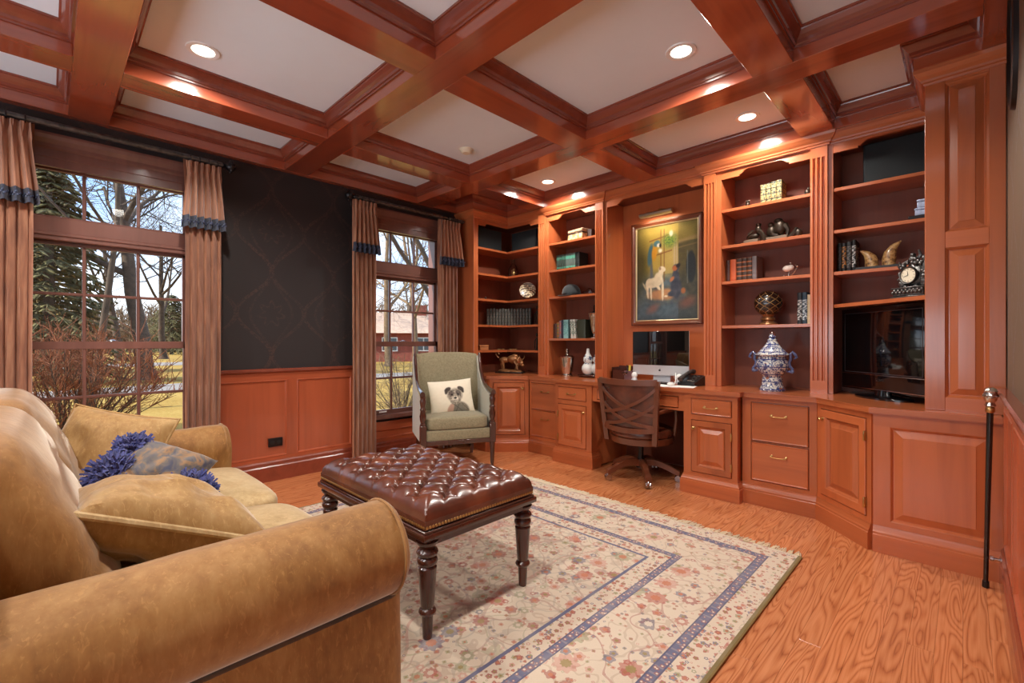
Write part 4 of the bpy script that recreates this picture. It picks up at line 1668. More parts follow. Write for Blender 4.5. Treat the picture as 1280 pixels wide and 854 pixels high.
# ================================================================== SWIVEL DESK CHAIR
t = thing('desk_chair', 'swivel desk chair with crossed wooden back straps and leather seat', 'chair', (-1.865, 3.37, 0), radians(4))
g = G()
g.lathe([(.0, .16), (.028, .16), (.034, .10), (.036, .085), (.028, .08), (.0, .08)], n=16)
g.lathe([(.022, .15), (.022, .29), (.06, .295), (.06, .30)], n=16)
obj('pedestal', g, M['black'], t)
for k in range(5):
    a = radians(238 + 72 * k - 4)
    g = G()
    rs = []
    for q in range(9):
        s = q / 8
        r = .03 + .265 * s
        z = .118 + .028 * sin(pi * (s * 1.15 + .15)) - .028 * s
        hh = .030 - .008 * s
        ww = .024 - .006 * s + (.004 if q > 6 else 0)
        rs.append([Vector((r * cos(a) - w2 * sin(a), r * sin(a) + w2 * cos(a), z + h2)) for w2, h2 in ((-ww, -hh), (ww, -hh), (ww, hh * .7), (0, hh), (-ww, hh * .7))])
    g.rings(rs)
    leg = obj('base_leg', g, M['chair_wood'], t)
    g = G()
    cx, cy = .285 * cos(a), .285 * sin(a)
    for s in (-1, 1):
        g.lathe([(.008, -.009), (.024, -.009), (.026, -.004), (.026, .004), (.024, .009), (.008, .009)], n=14,
                mat=Matrix.Translation((cx - s * .014 * sin(a) , cy + s * .014 * cos(a), .026)) @ Matrix.Rotation(a, 4, 'Z') @ Matrix.Rotation(pi / 2, 4, 'X'))
    g.tube([(cx, cy, .03), (cx, cy, .085)], .008, 8)
    g.ell((cx, cy, .040), .020, .020, .020, 10, 6)
    obj('caster', g, M['chrome'], leg)
# seat
g = G()


def seat_ring(r, z):
    return [Vector((r * cos(2 * pi * k / 36) * (1.0), r * sin(2 * pi * k / 36) * (1.0) + .02, z)) for k in range(36)]


g.rings([seat_ring(.20, .295), seat_ring(.245, .30), seat_ring(.25, .345), seat_ring(.24, .35)])
obj('seat_apron', g, M['chair_wood'], t)
g = G()
g.rings([seat_ring(.235, .348), seat_ring(.248, .36), seat_ring(.252, .385), seat_ring(.24, .41), seat_ring(.20, .425), seat_ring(.10, .43), seat_ring(.01, .43)])
obj('seat', g, M['leather'], t)


def back_pt(u, z):
    """u -1..1 across, curved plan, flaring upward"""
    s = (z - .30) / .50
    half = .198 + .040 * s
    ang = u * 1.0
    x = half * sin(ang) / sin(1.0)
    y = -.235 - .05 * s + .20 * (1 - cos(ang)) * .55
    return Vector((x, y, z))


for s in (-1, 1):
    g = G()
    rs = []
    for k in range(13):
        z = .315 + .49 * k / 12
        p = back_pt(s, z)
        w = .019
        rs.append([p + Vector(q) for q in ((-w, -.014, 0), (w, -.014, 0), (w, .014, 0), (-w, .014, 0))])
    g.rings(rs)
    obj('back_stile', g, M['chair_wood'], t)


def strap(name, za, zb, zmid, w=.018, th=.008, curve=0.0):
    g = G()
    rs = []
    for k in range(21):
        q = k / 20
        u = -1 + 2 * q
        z = za + (zb - za) * q + zmid * sin(pi * q)
        p = back_pt(u, z)
        n_ = Vector((p.x * .9, p.y - .25, 0)).normalized()
        rs.append([p + n_ * o2 + Vector((0, 0, z2)) for o2, z2 in ((-th, -w), (th, -w), (th, w), (-th, w))])
    g.rings(rs)
    return obj(name, g, M['chair_wood'], t)


strap('top_rail', .795, .795, -.008, .022, .012)
strap('cross_strap', .755, .545, -.055, .013)
strap('cross_strap', .545, .755, -.055, .013)
strap('cross_strap', .635, .455, -.050, .013)
strap('cross_strap', .455, .635, -.050, .013)
strap('lower_rail', .435, .435, -.02, .020, .012)
g = G()
rs = []
for k in range(17):
    u = -.93 + 1.86 * k / 16
    ring = []
    for z, o2 in ((.44, .012), (.60, .012), (.78, .012), (.78, .04), (.60, .055), (.44, .05)):
        p = back_pt(u, z)
        ring.append(p + Vector((0, o2 + .0, 0)))
    rs.append(ring)
g.rings(rs)
obj('back_pad', g, M['leather'], t)
for s in (-1, 1):
    g = G()
    g.tube([back_pt(s, .56) + Vector((0, .0, 0)), Vector((s * .255, -.05, .575)), Vector((s * .262, .08, .58)), Vector((s * .262, .14, .575))], [.016, .018, .020, .016], 8, flat=.7)
    g.tube([Vector((s * .26, .06, .575)), Vector((s * .262, .07, .48)), Vector((s * .24, .08, .36))], [.014, .013, .016], 8)
    obj('arm', g, M['chair_wood'], t)

# ================================================================== CURTAINS AND RODS
b = NB('curtain_cloth')
o_ = b.obj()
cn = b.noise(b.mapped(o_, (1, 1, .15)), 30, 3)
M['curtain'] = b.bsdf(col=b.ramp(cn, [(.35, srgb(140, 94, 72)), (.55, srgb(168, 116, 88)), (.7, srgb(184, 136, 106))]), rough=.75, sheen=.35, spec=.2,
                      normal=b.bump(b.noise(o_, 380, 2), .15, .002))
M['lining'] = plain('curtain_lining', srgb(206, 182, 150), .85, var=.05)
M['navy_trim'] = plain('navy_braid', srgb(44, 50, 68), .8, bump_scale=150, var=.3, vscale=80, sheen=.2)
M['beads'] = plain('blue_white_beads', srgb(66, 72, 96), .3, var=.6, vscale=120)
ROD_X, ROD_Z = -3.775, 2.362


def rod(label, y0, y1, fin0, fin1):
    t = thing('curtain_rod', label, 'curtain rod', (ROD_X, (y0 + y1) / 2, ROD_Z), 0, 'curtain rods')
    g = G()
    g.tube([(ROD_X, y0, ROD_Z), (ROD_X, y1, ROD_Z)], .017, 14)
    obj('pole', g, M['pewter'], t, world=True)
    for y, s, on in ((y0, -1, fin0), (y1, 1, fin1)):
        if on:
            g = G()
            mt = Matrix.Translation((ROD_X, y, ROD_Z)) @ Matrix.Rotation(-s * pi / 2, 4, 'X')
            g.lathe([(.018, 0), (.022, .004), (.014, .012), (.012, .020), (.026, .03), (.036, .045), (.037, .058), (.030, .072), (.016, .082), (.006, .086), (0, .087)], n=14, mat=mt)
            for k in range(7):
                a = 2 * pi * k / 7
                g.ell(mt @ Vector((.032 * cos(a), .032 * sin(a), .052)), .011, .011, .018, 7, 5)
            obj('finial', g, M['iron'], t, world=True)
    for y in (y0 + .05, y1 - .05):
        g = G()
        g.box(XW, ROD_X + .01, y - .008, y + .008, ROD_Z - .030, ROD_Z - .016, .002)
        g.box(XW, XW + .012, y - .02, y + .02, ROD_Z - .05, ROD_Z + .03, .003)
        obj('bracket', g, M['iron'], t, world=True)
    return t


rod('iron curtain rod with a leafy finial above the large window behind the sofa', -.42, .875, False, True)
rod('iron curtain rod with a leafy finial above the window behind the armchair', 1.875, 3.09, True, False)


def curtain(label, y0, y1, lead, nf=5, seed=0):
    """pleated panel with a shorter flounce edged in navy braid; lead = side towards the glass"""
    yc, hw_ = (y0 + y1) / 2, (y1 - y0) / 2
    t = thing('curtain', label, 'curtain', (ROD_X, yc, 0), 0, 'pleated curtains')

    def fold(u, z, amp, x0, flare, spread):
        # u 0..1 across
        k = min(1, (ROD_Z - z) / .25)
        a = amp * (.35 + .65 * k)
        ph = u * nf * 2 * pi + seed + .5 * sin(z * 1.7 + seed)
        y = yc + (u - .5) * 2 * (hw_ * (1 + flare * k)) + .010 * sin(ph * 2 + 1) * spread
        x = x0 + a * sin(ph) + .004 * noise.noise(Vector((u * 9, z * 3, seed)))
        return Vector((x, y, z))
    # main panel
    g = G()
    zs_ = [.015, .25, .5, .8, 1.1, 1.4, 1.7, 1.95, 2.15, 2.25, 2.31, 2.345]
    n_ = nf * 10 + 1
    g.rings([[fold(i / (n_ - 1), z, .026, ROD_X - .012, -.06, 1) for i in range(n_)] for z in zs_], closed=False)
    g.rings([[fold(i / (n_ - 1), z, .026, ROD_X - .020, -.06, 1) for i in range(n_)] for z in zs_], closed=False)
    obj('panel', g, M['curtain'], t, world=True)
    # flounce
    zf = [1.90, 1.95, 2.05, 2.15, 2.22, 2.25, 2.28, 2.31, 2.335]

    def fl(u, z):
        pinch = exp(-((z - 2.262) / .025) ** 2)
        k = max(0, (2.26 - z) / .36)
        amp = .014 + .016 * k
        ph = u * (nf + 1) * 2 * pi + seed * 2
        x = ROD_X + .018 + .016 * k + amp * sin(ph) * (1 - .3 * pinch)
        y = yc + (u - .5) * 2 * hw_ * (.94 + .26 * k) + .006 * pinch * sin(ph * 2)
        if z > 2.26:
            x += .006 * sin(ph * 3)
        return Vector((x, y, z))
    g = G()
    g.rings([[fl(i / (n_ - 1), z) for i in range(n_)] for z in zf], closed=False)
    g.rings([[fl(i / (n_ - 1), z) - Vector((.004, 0, 0)) for i in range(n_)] for z in zf], closed=False)
    f_ = obj('flounce', g, M['curtain'], t, world=True)
    g = G()
    for dxq in (.004, -.006):
        g.rings([[fl(i / (n_ - 1), z) + Vector((dxq, 0, 0)) for i in range(n_)] for z in (1.878, 1.90, 1.93, 1.958)], closed=False)
    obj('navy_braid', g, M['navy_trim'], t, world=True)
    g = G()
    for i in range(0, n_ - 1, 1):
        g.ell(fl(i / (n_ - 1), 1.92) + Vector((.010, 0, .008 * ((i % 3) - 1))), .006, .006, .006, 6, 4)
    obj('bead_trim', g, M['beads'], t, world=True, kind='stuff')
    # gathered rings on the pole
    for k in range(4):
        y = y0 + .03 + (y1 - y0 - .06) * k / 3
        g = G()
        g.tube([(ROD_X + .024 * cos(a), y, ROD_Z - .006 + .024 * sin(a)) for a in [2 * pi * q / 12 for q in range(12)]], .003, 5, closed=True)
        obj('curtain_ring', g, M['iron'], t, world=True)


curtain('rose brown pleated curtain rising behind the sofa back, outermost at the large window', -.34, -.06, 1, 6, .4)
curtain('rose brown pleated curtain between the large window and the dark wallpaper', .655, .872, -1, 5, 1.9)
curtain('rose brown pleated curtain between the dark wallpaper and the smaller window', 1.865, 2.085, 1, 5, 3.1)
curtain('rose brown pleated curtain hanging between the smaller window and the corner bookcase', 2.79, 3.03, -1, 5, 4.4)

# wall outlet on the wainscot
t = thing('wall_outlet', 'dark double outlet plate on the wainscot panel under the wallpaper', 'outlet', (-3.893, 1.268, .302))
g = G()
g.box(-3.896, -3.884, 1.215, 1.321, .268, .336, .003, 2)
obj('cover_plate', g, M['iron'], t, world=True)
for y in (1.245, 1.291):
    g = G()
    g.lathe([(.016, 0), (.017, .002), (.0, .003)], n=14, mat=Matrix.Translation((-3.884, y, .302)) @ Matrix.Rotation(pi / 2, 4, 'Y'))
    for q in (-.005, .005):
        g.box(-3.882, -3.8805, y - .001 + q, y + .001 + q, .302, .308)
    obj('socket', g, M['black'], t, world=True)

# ================================================================== BOOKS
bookmats = {}


def bmat(c, stripes=None, seed=0):
    key = (c, stripes)
    if key in bookmats:
        return bookmats[key]
    b = NB('book_cloth')
    o = b.obj()
    base = b.mix(b.m_('MULTIPLY', b.noise(o, 40, 2), .5), srgb(*c), tuple(q * .7 for q in srgb(*c)[:3]) + (1,))
    if stripes:
        z = b.n('SeparateXYZ', {0: o}).outputs['Z']
        kind_, c2 = stripes
        if kind_ == 'bands':
            f = b.m_('GREATER_THAN', b.m_('SINE', b.m_('MULTIPLY', z, 2 * pi / .034)), .55)
        elif kind_ == 'title':
            nz = b.noise(b.mapped(o, (60, 60, 160)), 1, 1)
            f = b.m_('MULTIPLY', b.m_('GREATER_THAN', nz, .52), b.m_('LESS_THAN', b.m_('ABSOLUTE', b.m_('SUBTRACT', z, .10)), .07))
        elif kind_ == 'gilt':
            nz = b.noise(b.mapped(o, (90, 90, 90)), 1, 2)
            f = b.m_('MULTIPLY', b.m_('GREATER_THAN', nz, .46), b.m_('LESS_THAN', b.m_('FRACT', b.m_('MULTIPLY', z, 26)), .84))
        else:   # plates near top and bottom
            f = b.m_('MAXIMUM', b.m_('LESS_THAN', z, .035), b.m_('MULTIPLY', b.m_('GREATER_THAN', z, .105), b.m_('LESS_THAN', z, .14)))
        base = b.mix(f, base, srgb(*c2))
    bookmats[key] = b.bsdf(col=base, rough=.5)
    return bookmats[key]


def book(label, group, loc, w, h, d, mat, rotz=0.0, tilt=0.0):
    """spine faces local -y; loc = centre of the spine foot"""
    t = thing('book', label, 'book', loc, rotz, group)
    if tilt:
        t.rotation_euler = (0, tilt, rotz)
    g = G()
    # rounded spine and two boards
    sp = [(-w / 2, .006)] + [(-w / 2 * cos(pi * k / 6), .004 - .005 * sin(pi * k / 6)) for k in range(7)] + [(w / 2, .006)]
    g.prism(sp + [(w / 2 - .002, .008), (-w / 2 + .002, .008)], 0, h)
    g.box(-w / 2, -w / 2 + .0025, .004, d, 0, h)
    g.box(w / 2 - .0025, w / 2, .004, d, 0, h)
    for z in (.12, .3, .7, .88):
        pts = [(-w / 2 * cos(pi * k / 6) * 1.02, .003 - .006 * sin(pi * k / 6), h * z) for k in range(7)]
        g.tube(pts, .0012, 4)
    obj('cover', g, mat, t)
    g = G()
    g.box(-w / 2 + .0025, w / 2 - .0025, .008, d - .004, .003, h - .003)
    obj('pages', g, M['cream_page'], t, smooth=False)
    return t


def row(items, x0, y, z, group):
    x = x0
    for (label, w, h, d, mat) in items:
        book(label, group, (x + w / 2, y, z), w - .001, h, d, mat)
        x += w


# four gilt books, third bay top shelf
gm = bmat((44, 52, 46), ('gilt', (172, 154, 104)))
row([('gilt-spined dark green book first of four on the top shelf near the tiny owl', .036, .150, .12, gm), ('gilt-spined dark green book second of four on the top shelf', .034, .153, .12, gm),
     ('gilt-spined dark green book third of four on the top shelf', .036, .157, .12, gm), ('gilt-spined dark green book last of four, its dark cover showing', .034, .160, .12, gm)], -1.075, 3.70, 2.105, 'gilt books on the top shelf')
# third shelf: brown, orange and plaid books
pm = bmat((64, 44, 34), ('bands', (158, 92, 54)))
row([('slim dark brown book beside the bookcase side, next to an orange book', .028, .172, .13, bmat((70, 36, 26))), ('bright orange book among the plaid books', .045, .174, .13, bmat((196, 92, 48))),
     ('brown and orange plaid book next to the orange book', .040, .176, .13, pm), ('brown and orange plaid book between two other plaid books', .036, .176, .13, pm),
     ('brown and orange plaid book next to the grey book', .036, .176, .13, pm), ('grey book closing the row of plaid books', .032, .180, .15, bmat((122, 112, 112)))], -1.318, 3.70, 1.557, 'plaid books row')
# fourth shelf: black, blue and cream books
row([('black book with white spine title beside the globe stand shelf end', .030, .222, .15, bmat((30, 32, 36), ('title', (200, 200, 196)))),
     ('dark blue book with pale lettering next to a cream book', .030, .222, .15, bmat((44, 62, 76), ('title', (196, 206, 210)))),
     ('cream-backed book half hidden by the fluted pilaster', .028, .205, .15, bmat((206, 184, 148)))], -.838, 3.70, 1.221, 'books beside the globe')
# television bay: four black books
row([('black book with faint spine, first of four beside the tusks', .022, .196, .14, bmat((22, 20, 20), ('title', (70, 64, 60)))), ('black book with orange spine title', .024, .194, .14, bmat((24, 20, 18), ('title', (190, 126, 62)))),
     ('wide black book with grey spine title', .030, .198, .14, bmat((28, 25, 24), ('title', (110, 104, 98)))), ('black book with white spine title nearest the tusks', .022, .206, .14, bmat((20, 18, 18), ('title', (206, 204, 200))))],
    -.603, 3.70, 1.557, 'black books by the tusks')
# second bay: set of green volumes and a dark block
gmat = bmat((48, 66, 58), ('plates', (58, 112, 94)))
gmat2 = bmat((92, 108, 102), ('plates', (84, 158, 136)))
names = ['first', 'second', 'third', 'fourth', 'fifth', 'sixth', 'seventh', 'eighth']
row([('green volume with teal spine plates, %s of the set of eight' % names[k], .0305, .160, .13, gmat if k < 4 else gmat2) for k in range(8)], -3.012, 3.70, 1.83, 'green volumes set')
book('tall dark green book closing the row of green volumes', 'green volumes set', (-2.742, 3.70, 1.83), .045, .162, .15, bmat((30, 38, 36)))
book('dark book leaning behind the inlaid box', 'books behind the box', (-2.628, 3.74, 2.105), .05, .10, .13, bmat((62, 40, 36)))
row([('dark brown book against the bookcase side beside an orange and green book', .045, .155, .13, bmat((72, 44, 34))), ('orange and green banded book beside the dark brown book', .032, .165, .13, bmat((150, 96, 52), ('bands', (92, 106, 66)))),
     ('slim grey book with red spine label', .028, .180, .14, bmat((122, 118, 122), ('title', (178, 66, 48)))), ('slim navy book beside the wide turquoise book', .028, .188, .14, bmat((36, 48, 66))),
     ('wide pale turquoise book', .062, .190, .14, bmat((148, 200, 198), ('title', (90, 150, 150)))), ('slim dark teal book', .022, .192, .14, bmat((38, 70, 72)))], -3.045, 3.69, 1.131, 'upright books above the silver bucket')
for k, (lb, c, st) in enumerate((('white and green book leaning beside the turquoise book', (206, 210, 200), ('title', (70, 110, 84))), ('white book with dark green title leaning on the green ledger', (214, 214, 204), ('title', (40, 90, 66))))):
    book(lb, 'leaning books', (-2.803 + .034 * k, 3.69, 1.131), .030, .190, .14, bmat(c, st), 0, radians(-4))
t = book('wide dark green ledger standing beside the crystal urn', 'leaning books', (-2.69, 3.69, 1.132), .100, .185, .14, bmat((50, 56, 40)))
# corner shelf: fifteen dark volumes following the corner
cm_ = bmat((40, 40, 40), ('gilt', (92, 88, 78)))
A_, B_ = Vector((-3.80, 3.44)), Vector((-3.435, 3.785))
for k in range(15):
    q = (k + .5) / 15
    p = A_.lerp(B_, q)
    n_ = Vector((.69, -.73))
    p = p + n_ * (-.05 * sin(pi * q))
    book('dark old volume in the curved row across the corner bookcase shelf', 'old volumes in the corner', (p.x, p.y, 1.28), .030, .185 + .004 * (k % 3), .055, cm_, atan2(B_.y - A_.y, B_.x - A_.x))

# ================================================================== ORNAMENTS
def lump(items, n=10, m=7):
    g = G()
    for it in items:
        if it[0] == 'e':
            g.ell(it[1], *it[2], n, m)
        elif it[0] == 't':
            g.tube(it[1], it[2], 7)
        elif it[0] == 'b':
            g.box(*it[1], it[2] if len(it) > 2 else 0)
    return g


# bronze buffalo on the counter of the corner bookcase
t = thing('buffalo_statue', 'bronze charging bull statue on a rocky base on the corner counter', 'statue', (-3.535, 3.55, ZT), radians(20))
obj('plinth_base', lump([('b', (-.16, .16, -.055, .055, 0, .016), .003)]), M['iron'], t)
obj('rock', lump([('e', (-.05, 0, .022), (.10, .05, .022)), ('e', (.06, 0, .02), (.085, .046, .02)), ('e', (0, .01, .028), (.12, .035, .014))]), M['bronze_gold'], t)
obj('bull', lump([('e', (-.065, 0, .142), (.070, .032, .034)), ('e', (.03, 0, .152), (.068, .044, .046)), ('e', (.055, 0, .182), (.040, .030, .028)), ('e', (.10, 0, .138), (.036, .032, .040)), ('e', (.130, 0, .112), (.028, .024, .030)), ('e', (.148, 0, .088), (.018, .017, .016)), ('e', (.09, 0, .10), (.026, .020, .030)), ('e', (.125, .028, .138), (.014, .012, .006)), ('e', (.125, -.028, .138), (.014, .012, .006)),
                  ('t', [(-.11, .02, .14), (-.115, .022, .09), (-.10, .024, .04)], [.020, .012, .010]), ('t', [(-.085, -.02, .14), (-.07, -.022, .09), (-.06, -.024, .035)], [.022, .012, .010]),
                  ('t', [(.04, .022, .13), (.065, .024, .085), (.05, .024, .035)], [.018, .012, .010]), ('t', [(.06, -.022, .13), (.09, -.024, .09), (.10, -.024, .04)], [.018, .012, .010]),
                  ('t', [(.118, .016, .148), (.130, .050, .150), (.142, .064, .172), (.140, .058, .196)], [.009, .008, .005, .001]), ('t', [(.118, -.016, .148), (.130, -.050, .150), (.142, -.064, .172), (.140, -.058, .196)], [.009, .008, .005, .001]),
                  ('t', [(-.135, 0, .165), (-.165, 0, .19), (-.175, 0, .215), (-.15, 0, .222), (-.135, 0, .205)], [.008, .006, .005, .005, .007])]), M['bronze_gold'], t)
# glass cloche with a golden figure
t = thing('glass_cloche', 'small glass dome with a gilt figure on the corner shelf', 'ornament', (-3.675, 3.74, 1.83))
g = G()
g.lathe([(.062, .012), (.060, .05), (.050, .10), (.034, .14), (.014, .16), (.010, .175), (.016, .19), (.010, .205), (0, .21)], n=18)
obj('glass_dome', g, M['clear'], t)
obj('gilt_figure', lump([('e', (0, 0, .05), (.03, .024, .03)), ('e', (.01, 0, .085), (.018, .016, .02)), ('e', (-.02, 0, .07), (.014, .012, .02))]), M['brass'], t)
g = G()
g.lathe([(.066, 0), (.068, .006), (.062, .014), (0, .014)], n=20)
obj('base', g, M['dark_wood'], t)
# plate on stand
b = NB('patterned_plate')
o_ = b.obj()
pr = b.n('VectorMath', {0: o_}, operation='LENGTH').outputs['Value']
vor = b.n('TexVoronoi', {'Vector': o_, 'Scale': 48.0}).outputs['Distance']
M['plate'] = b.bsdf(col=b.ramp(b.m_('ADD', b.m_('MULTIPLY', b.m_('GREATER_THAN', vor, .42), .5), b.m_('MULTIPLY', b.m_('SINE', b.m_('MULTIPLY', pr, 260)), .2)),
                               [(.1, srgb(214, 196, 160)), (.5, srgb(140, 112, 84)), (.62, srgb(72, 54, 46))]), rough=.3, coat=.4)
t = thing('display_plate', 'round patterned display plate tilted on a stand in the corner bookcase', 'plate', (-3.395, 3.68, 1.557), radians(38))
mt = Matrix.Translation((0, .0, .100)) @ Matrix.Rotation(radians(72), 4, 'X')
g = G()
g.lathe([(0, 0), (.05, .001), (.075, .008), (.090, .014), (.091, .011), (.07, .003), (.04, -.003), (0, -.004)], n=32, mat=mt)
obj('plate_disc', g, M['plate'], t)
obj('stand', lump([('t', [(-.04, -.035, .0), (-.035, .0, .01), (-.03, .06, .0)], .004), ('t', [(.04, -.035, .0), (.035, .0, .01), (.03, .06, .0)], .004), ('t', [(-.035, .0, .01), (0, .03, .09), (.035, 0, .01)], .004), ('t', [(-.04, -.035, .0), (-.04, -.037, .016)], .004), ('t', [(.04, -.035, .0), (.04, -.037, .016)], .004)]), M['iron'], t)
# small things in the corner bookcase
single('small_figurine', lump([('e', (0, 0, .012), (.04, .016, .010)), ('e', (.02, 0, .026), (.014, .012, .012)), ('t', [(-.03, 0, .015), (-.045, 0, .03)], .004)]), M['pewter'],
       'small reclining pewter figurine above the dark volumes', 'figurine', loc=(-3.80, 3.40, 1.557), rotz=radians(60))
for lb, x, z, s in (('thin dark figurine at the end of the dark volumes', -3.275, 1.28, 1.0), ('thin dark figurine with raised arms on the lowest corner shelf', -3.28, 1.005, .9)):
    single('tall_figurine', lump([('e', (0, 0, .008 * s), (.035 * s, .03 * s, .008 * s)), ('t', [(0, 0, 0), (.006, 0, .09 * s), (0, 0, .15 * s)], [.010, .012, .010]), ('e', (0, 0, .185 * s), (.013, .013, .018)), ('t', [(-.03, 0, .02), (-.032, 0, .11 * s), (0, 0, .15 * s)], .006), ('t', [(.035, 0, .19 * s), (.03, 0, .12 * s), (0, 0, .145 * s)], .006)]), M['bronze'], lb, 'figurine', loc=(x, 3.70, z))
t = thing('trinket_box', 'small tan wooden box on the lowest corner shelf', 'box', (-3.745, 3.345, 1.005), radians(70))
obj('box_body', lump([('b', (-.05, .05, -.03, .03, 0, .036), .003)]), plain('tan_wood', srgb(176, 112, 66), .5), t)
obj('box_lid', lump([('b', (-.052, .052, -.032, .032, .038, .056), .004)]), plain('tan_wood_lid', srgb(186, 122, 74), .5), t)
t = thing('oval_frame', 'small oval picture frame in the shadow above the tan box', 'frame', (-3.84, 3.30, 1.005), radians(78))
g = G()
g.tube([(.028 * cos(2 * pi * k / 20), 0, .055 + .045 * sin(2 * pi * k / 20)) for k in range(20)], .006, 6, closed=True)
obj('rim', g, M['pewter'], t)
g = G()
g.ell((0, .003, .055), .026, .002, .043, 16, 6)
obj('picture', g, M['black_gloss'], t)
for i, (x, y) in enumerate(((-3.70, 3.55), (-3.62, 3.66))):
    single('letter_opener' if i else 'small_dish', lump([('e', (0, 0, .007), (.035, .020, .007)), ('t', [(-.03, 0, .008), (.05, 0, .009)], .004)]), M['brass'],
           ('small brass dish on the lowest corner shelf', 'brass letter opener lying on the lowest corner shelf')[i], ('dish', 'letter opener')[i], loc=(x, y, 1.005), rotz=radians(45))
for lb, bx in (('black speaker with cloth front on the top corner shelf by the window', (-3.885, -3.72, 3.20, 3.60, 2.105, 2.335)), ('black speaker with cloth front on the top corner shelf facing the room', (-3.70, -3.31, 3.74, 3.88, 2.105, 2.335)),
               ('slim black speaker beside the pilaster on the top corner shelf', (-3.295, -3.165, 3.74, 3.88, 2.105, 2.335)), ('wide black speaker on the top shelf above the television', (-.47, .08, 3.72, 3.89, 2.105, 2.375))):
    t = thing('speaker', lb, 'speaker', ((bx[0] + bx[1]) / 2, (bx[2] + bx[3]) / 2, bx[4]))
    g = G()
    g.box(*bx, .004)
    obj('cabinet_shell', g, M['black'], t, world=True)
    g = G()
    if bx[0] < -3.8:
        g.box(bx[1], bx[1] + .008, bx[2] + .008, bx[3] - .008, bx[4] + .008, bx[5] - .008, .003)
    else:
        g.box(bx[0] + .008, bx[1] - .008, bx[2] - .008, bx[2], bx[4] + .008, bx[5] - .008, .003)
    obj('speaker_grille_cloth', g, M['blackcloth'], t, world=True)

# second bay: inlaid box, hat, bucket, gourds, crystal urn
b = NB('inlay')
o_ = b.obj()
z_ = b.n('SeparateXYZ', {0: o_}).outputs['Z']
vo = b.n('TexVoronoi', {'Vector': b.mapped(o_, (1, 1, .7)), 'Scale': 26.0}).outputs['Distance']
M['inlay'] = b.bsdf(col=b.mix(b.m_('GREATER_THAN', z_, .064), b.ramp(vo, [(.2, srgb(190, 160, 112)), (.36, srgb(230, 214, 172)), (.6, srgb(170, 138, 92))]), b.ramp(vo, [(.3, srgb(120, 96, 74)), (.5, srgb(60, 46, 38))])), rough=.4)
t = thing('inlaid_box', 'cream and brown inlaid box on the top shelf above the green volumes', 'box', (-2.755, 3.74, 2.105), radians(-8))
obj('box_body', lump([('b', (-.10, .10, -.055, .055, 0, .080), .003)]), M['inlay'], t)
obj('box_lid', lump([('b', (-.102, .102, -.057, .057, .082, .112), .006)]), plain('inlaid_lid', srgb(178, 152, 122), .4, var=.3, vscale=60), t)
M['felt'] = plain('dark_felt', srgb(40, 46, 48), .9, bump_scale=200, sheen=.4)
t = thing('bowler_hat', 'dark rounded hat resting on the third shelf', 'hat', (-2.845, 3.74, 1.557))
g = G()
g.lathe([(.092, .006), (.090, .04), (.082, .075), (.062, .105), (.030, .122), (0, .126)], n=24, sq=1.15)
obj('crown', g, M['felt'], t)
g = G()
g.rings([[Vector(((r + .02 * abs(cos(a))) * cos(a), (r) * 1.2 * sin(a), z + .012 * cos(a) ** 2)) for a in [2 * pi * k / 28 for k in range(28)]] for r, z in ((.088, .004), (.118, .002), (.118, .006), (.088, .009))], loop=True)
obj('brim', g, M['felt'], t)
g = G()
g.lathe([(.093, .008), (.0925, .028), (.091, .028)], n=24, sq=1.15)
obj('hat_band', g, M['black'], t)
single('carved_wing', lump([('e', (0, 0, .03), (.07, .02, .028)), ('e', (.03, 0, .045), (.035, .016, .03)), ('e', (-.05, 0, .02), (.03, .02, .02))]), M['dark_wood'], 'small carved dark wood ornament beside the hat', 'ornament', loc=(-2.685, 3.78, 1.557))
t = thing('ice_bucket', 'tall silver covered bucket on the counter of the narrow bookcase', 'bucket', (-2.80, 3.61, ZT))
g = G()
g.lathe([(.054, 0), (.056, .012), (.046, .018), (.044, .03), (.054, .05), (.066, .14), (.074, .185), (.082, .192), (.080, .196), (.070, .19)], n=28)
obj('bucket_body', g, M['silver'], t)
g = G()
g.lathe([(.080, .196), (.060, .206), (.018, .214), (.013, .228), (.030, .236), (.012, .240), (.016, .250), (.022, .262), (.014, .274), (0, .276)], n=24)
obj('bucket_lid', g, M['silver'], t)
b = NB('blue_white_porcelain')
o_ = b.obj()
pn = b.noise(o_, 34, 2, .5, 1.2)
zz = b.n('SeparateXYZ', {0: o_}).outputs['Z']
zone = b.m_('MULTIPLY', b.m_('GREATER_THAN', zz, .10), b.m_('LESS_THAN', zz, .185))
M['gourd'] = b.bsdf(col=b.mix(b.m_('MULTIPLY', b.m_('GREATER_THAN', pn, .54), zone), srgb(222, 226, 222), srgb(78, 92, 118)), rough=.12, coat=.6)
for lb, x, y in (('white porcelain gourd vase with blue flowers beside the silver bucket', -2.585, 3.66), ('white porcelain gourd vase half hidden by the pilaster', -2.502, 3.70)):
    t = thing('gourd_vase', lb, 'vase', (x, y, ZT + .026), 0, 'gourd vases')
    g = G()
    g.lathe([(.030, 0), (.052, .02), (.062, .05), (.058, .08), (.040, .105), (.036, .115), (.046, .135), (.046, .160), (.032, .185), (.018, .205), (.015, .235), (.013, .25), (.006, .252), (0, .252)], n=24)
    obj('vase_body', g, M['gourd'], t)
    g = G()
    g.tube([(0, 0, .25), (.004, 0, .262), (.014, 0, .266)], [.006, .005, .003], 6)
    obj('stem', g, M['dark_wood'], t)
single('vase_stand', lump([('b', (-.13, .115, -.07, .075, .008, .025), .005), ('b', (-.12, -.09, -.06, -.03, 0, .01)), ('b', (.07, .10, -.06, -.03, 0, .01)), ('b', (-.12, -.09, .03, .06, 0, .01)), ('b', (.07, .10, .03, .06, 0, .01))]),
       M['dark_wood'], 'low dark stand under the two gourd vases', 'stand', loc=(-2.55, 3.68, ZT))
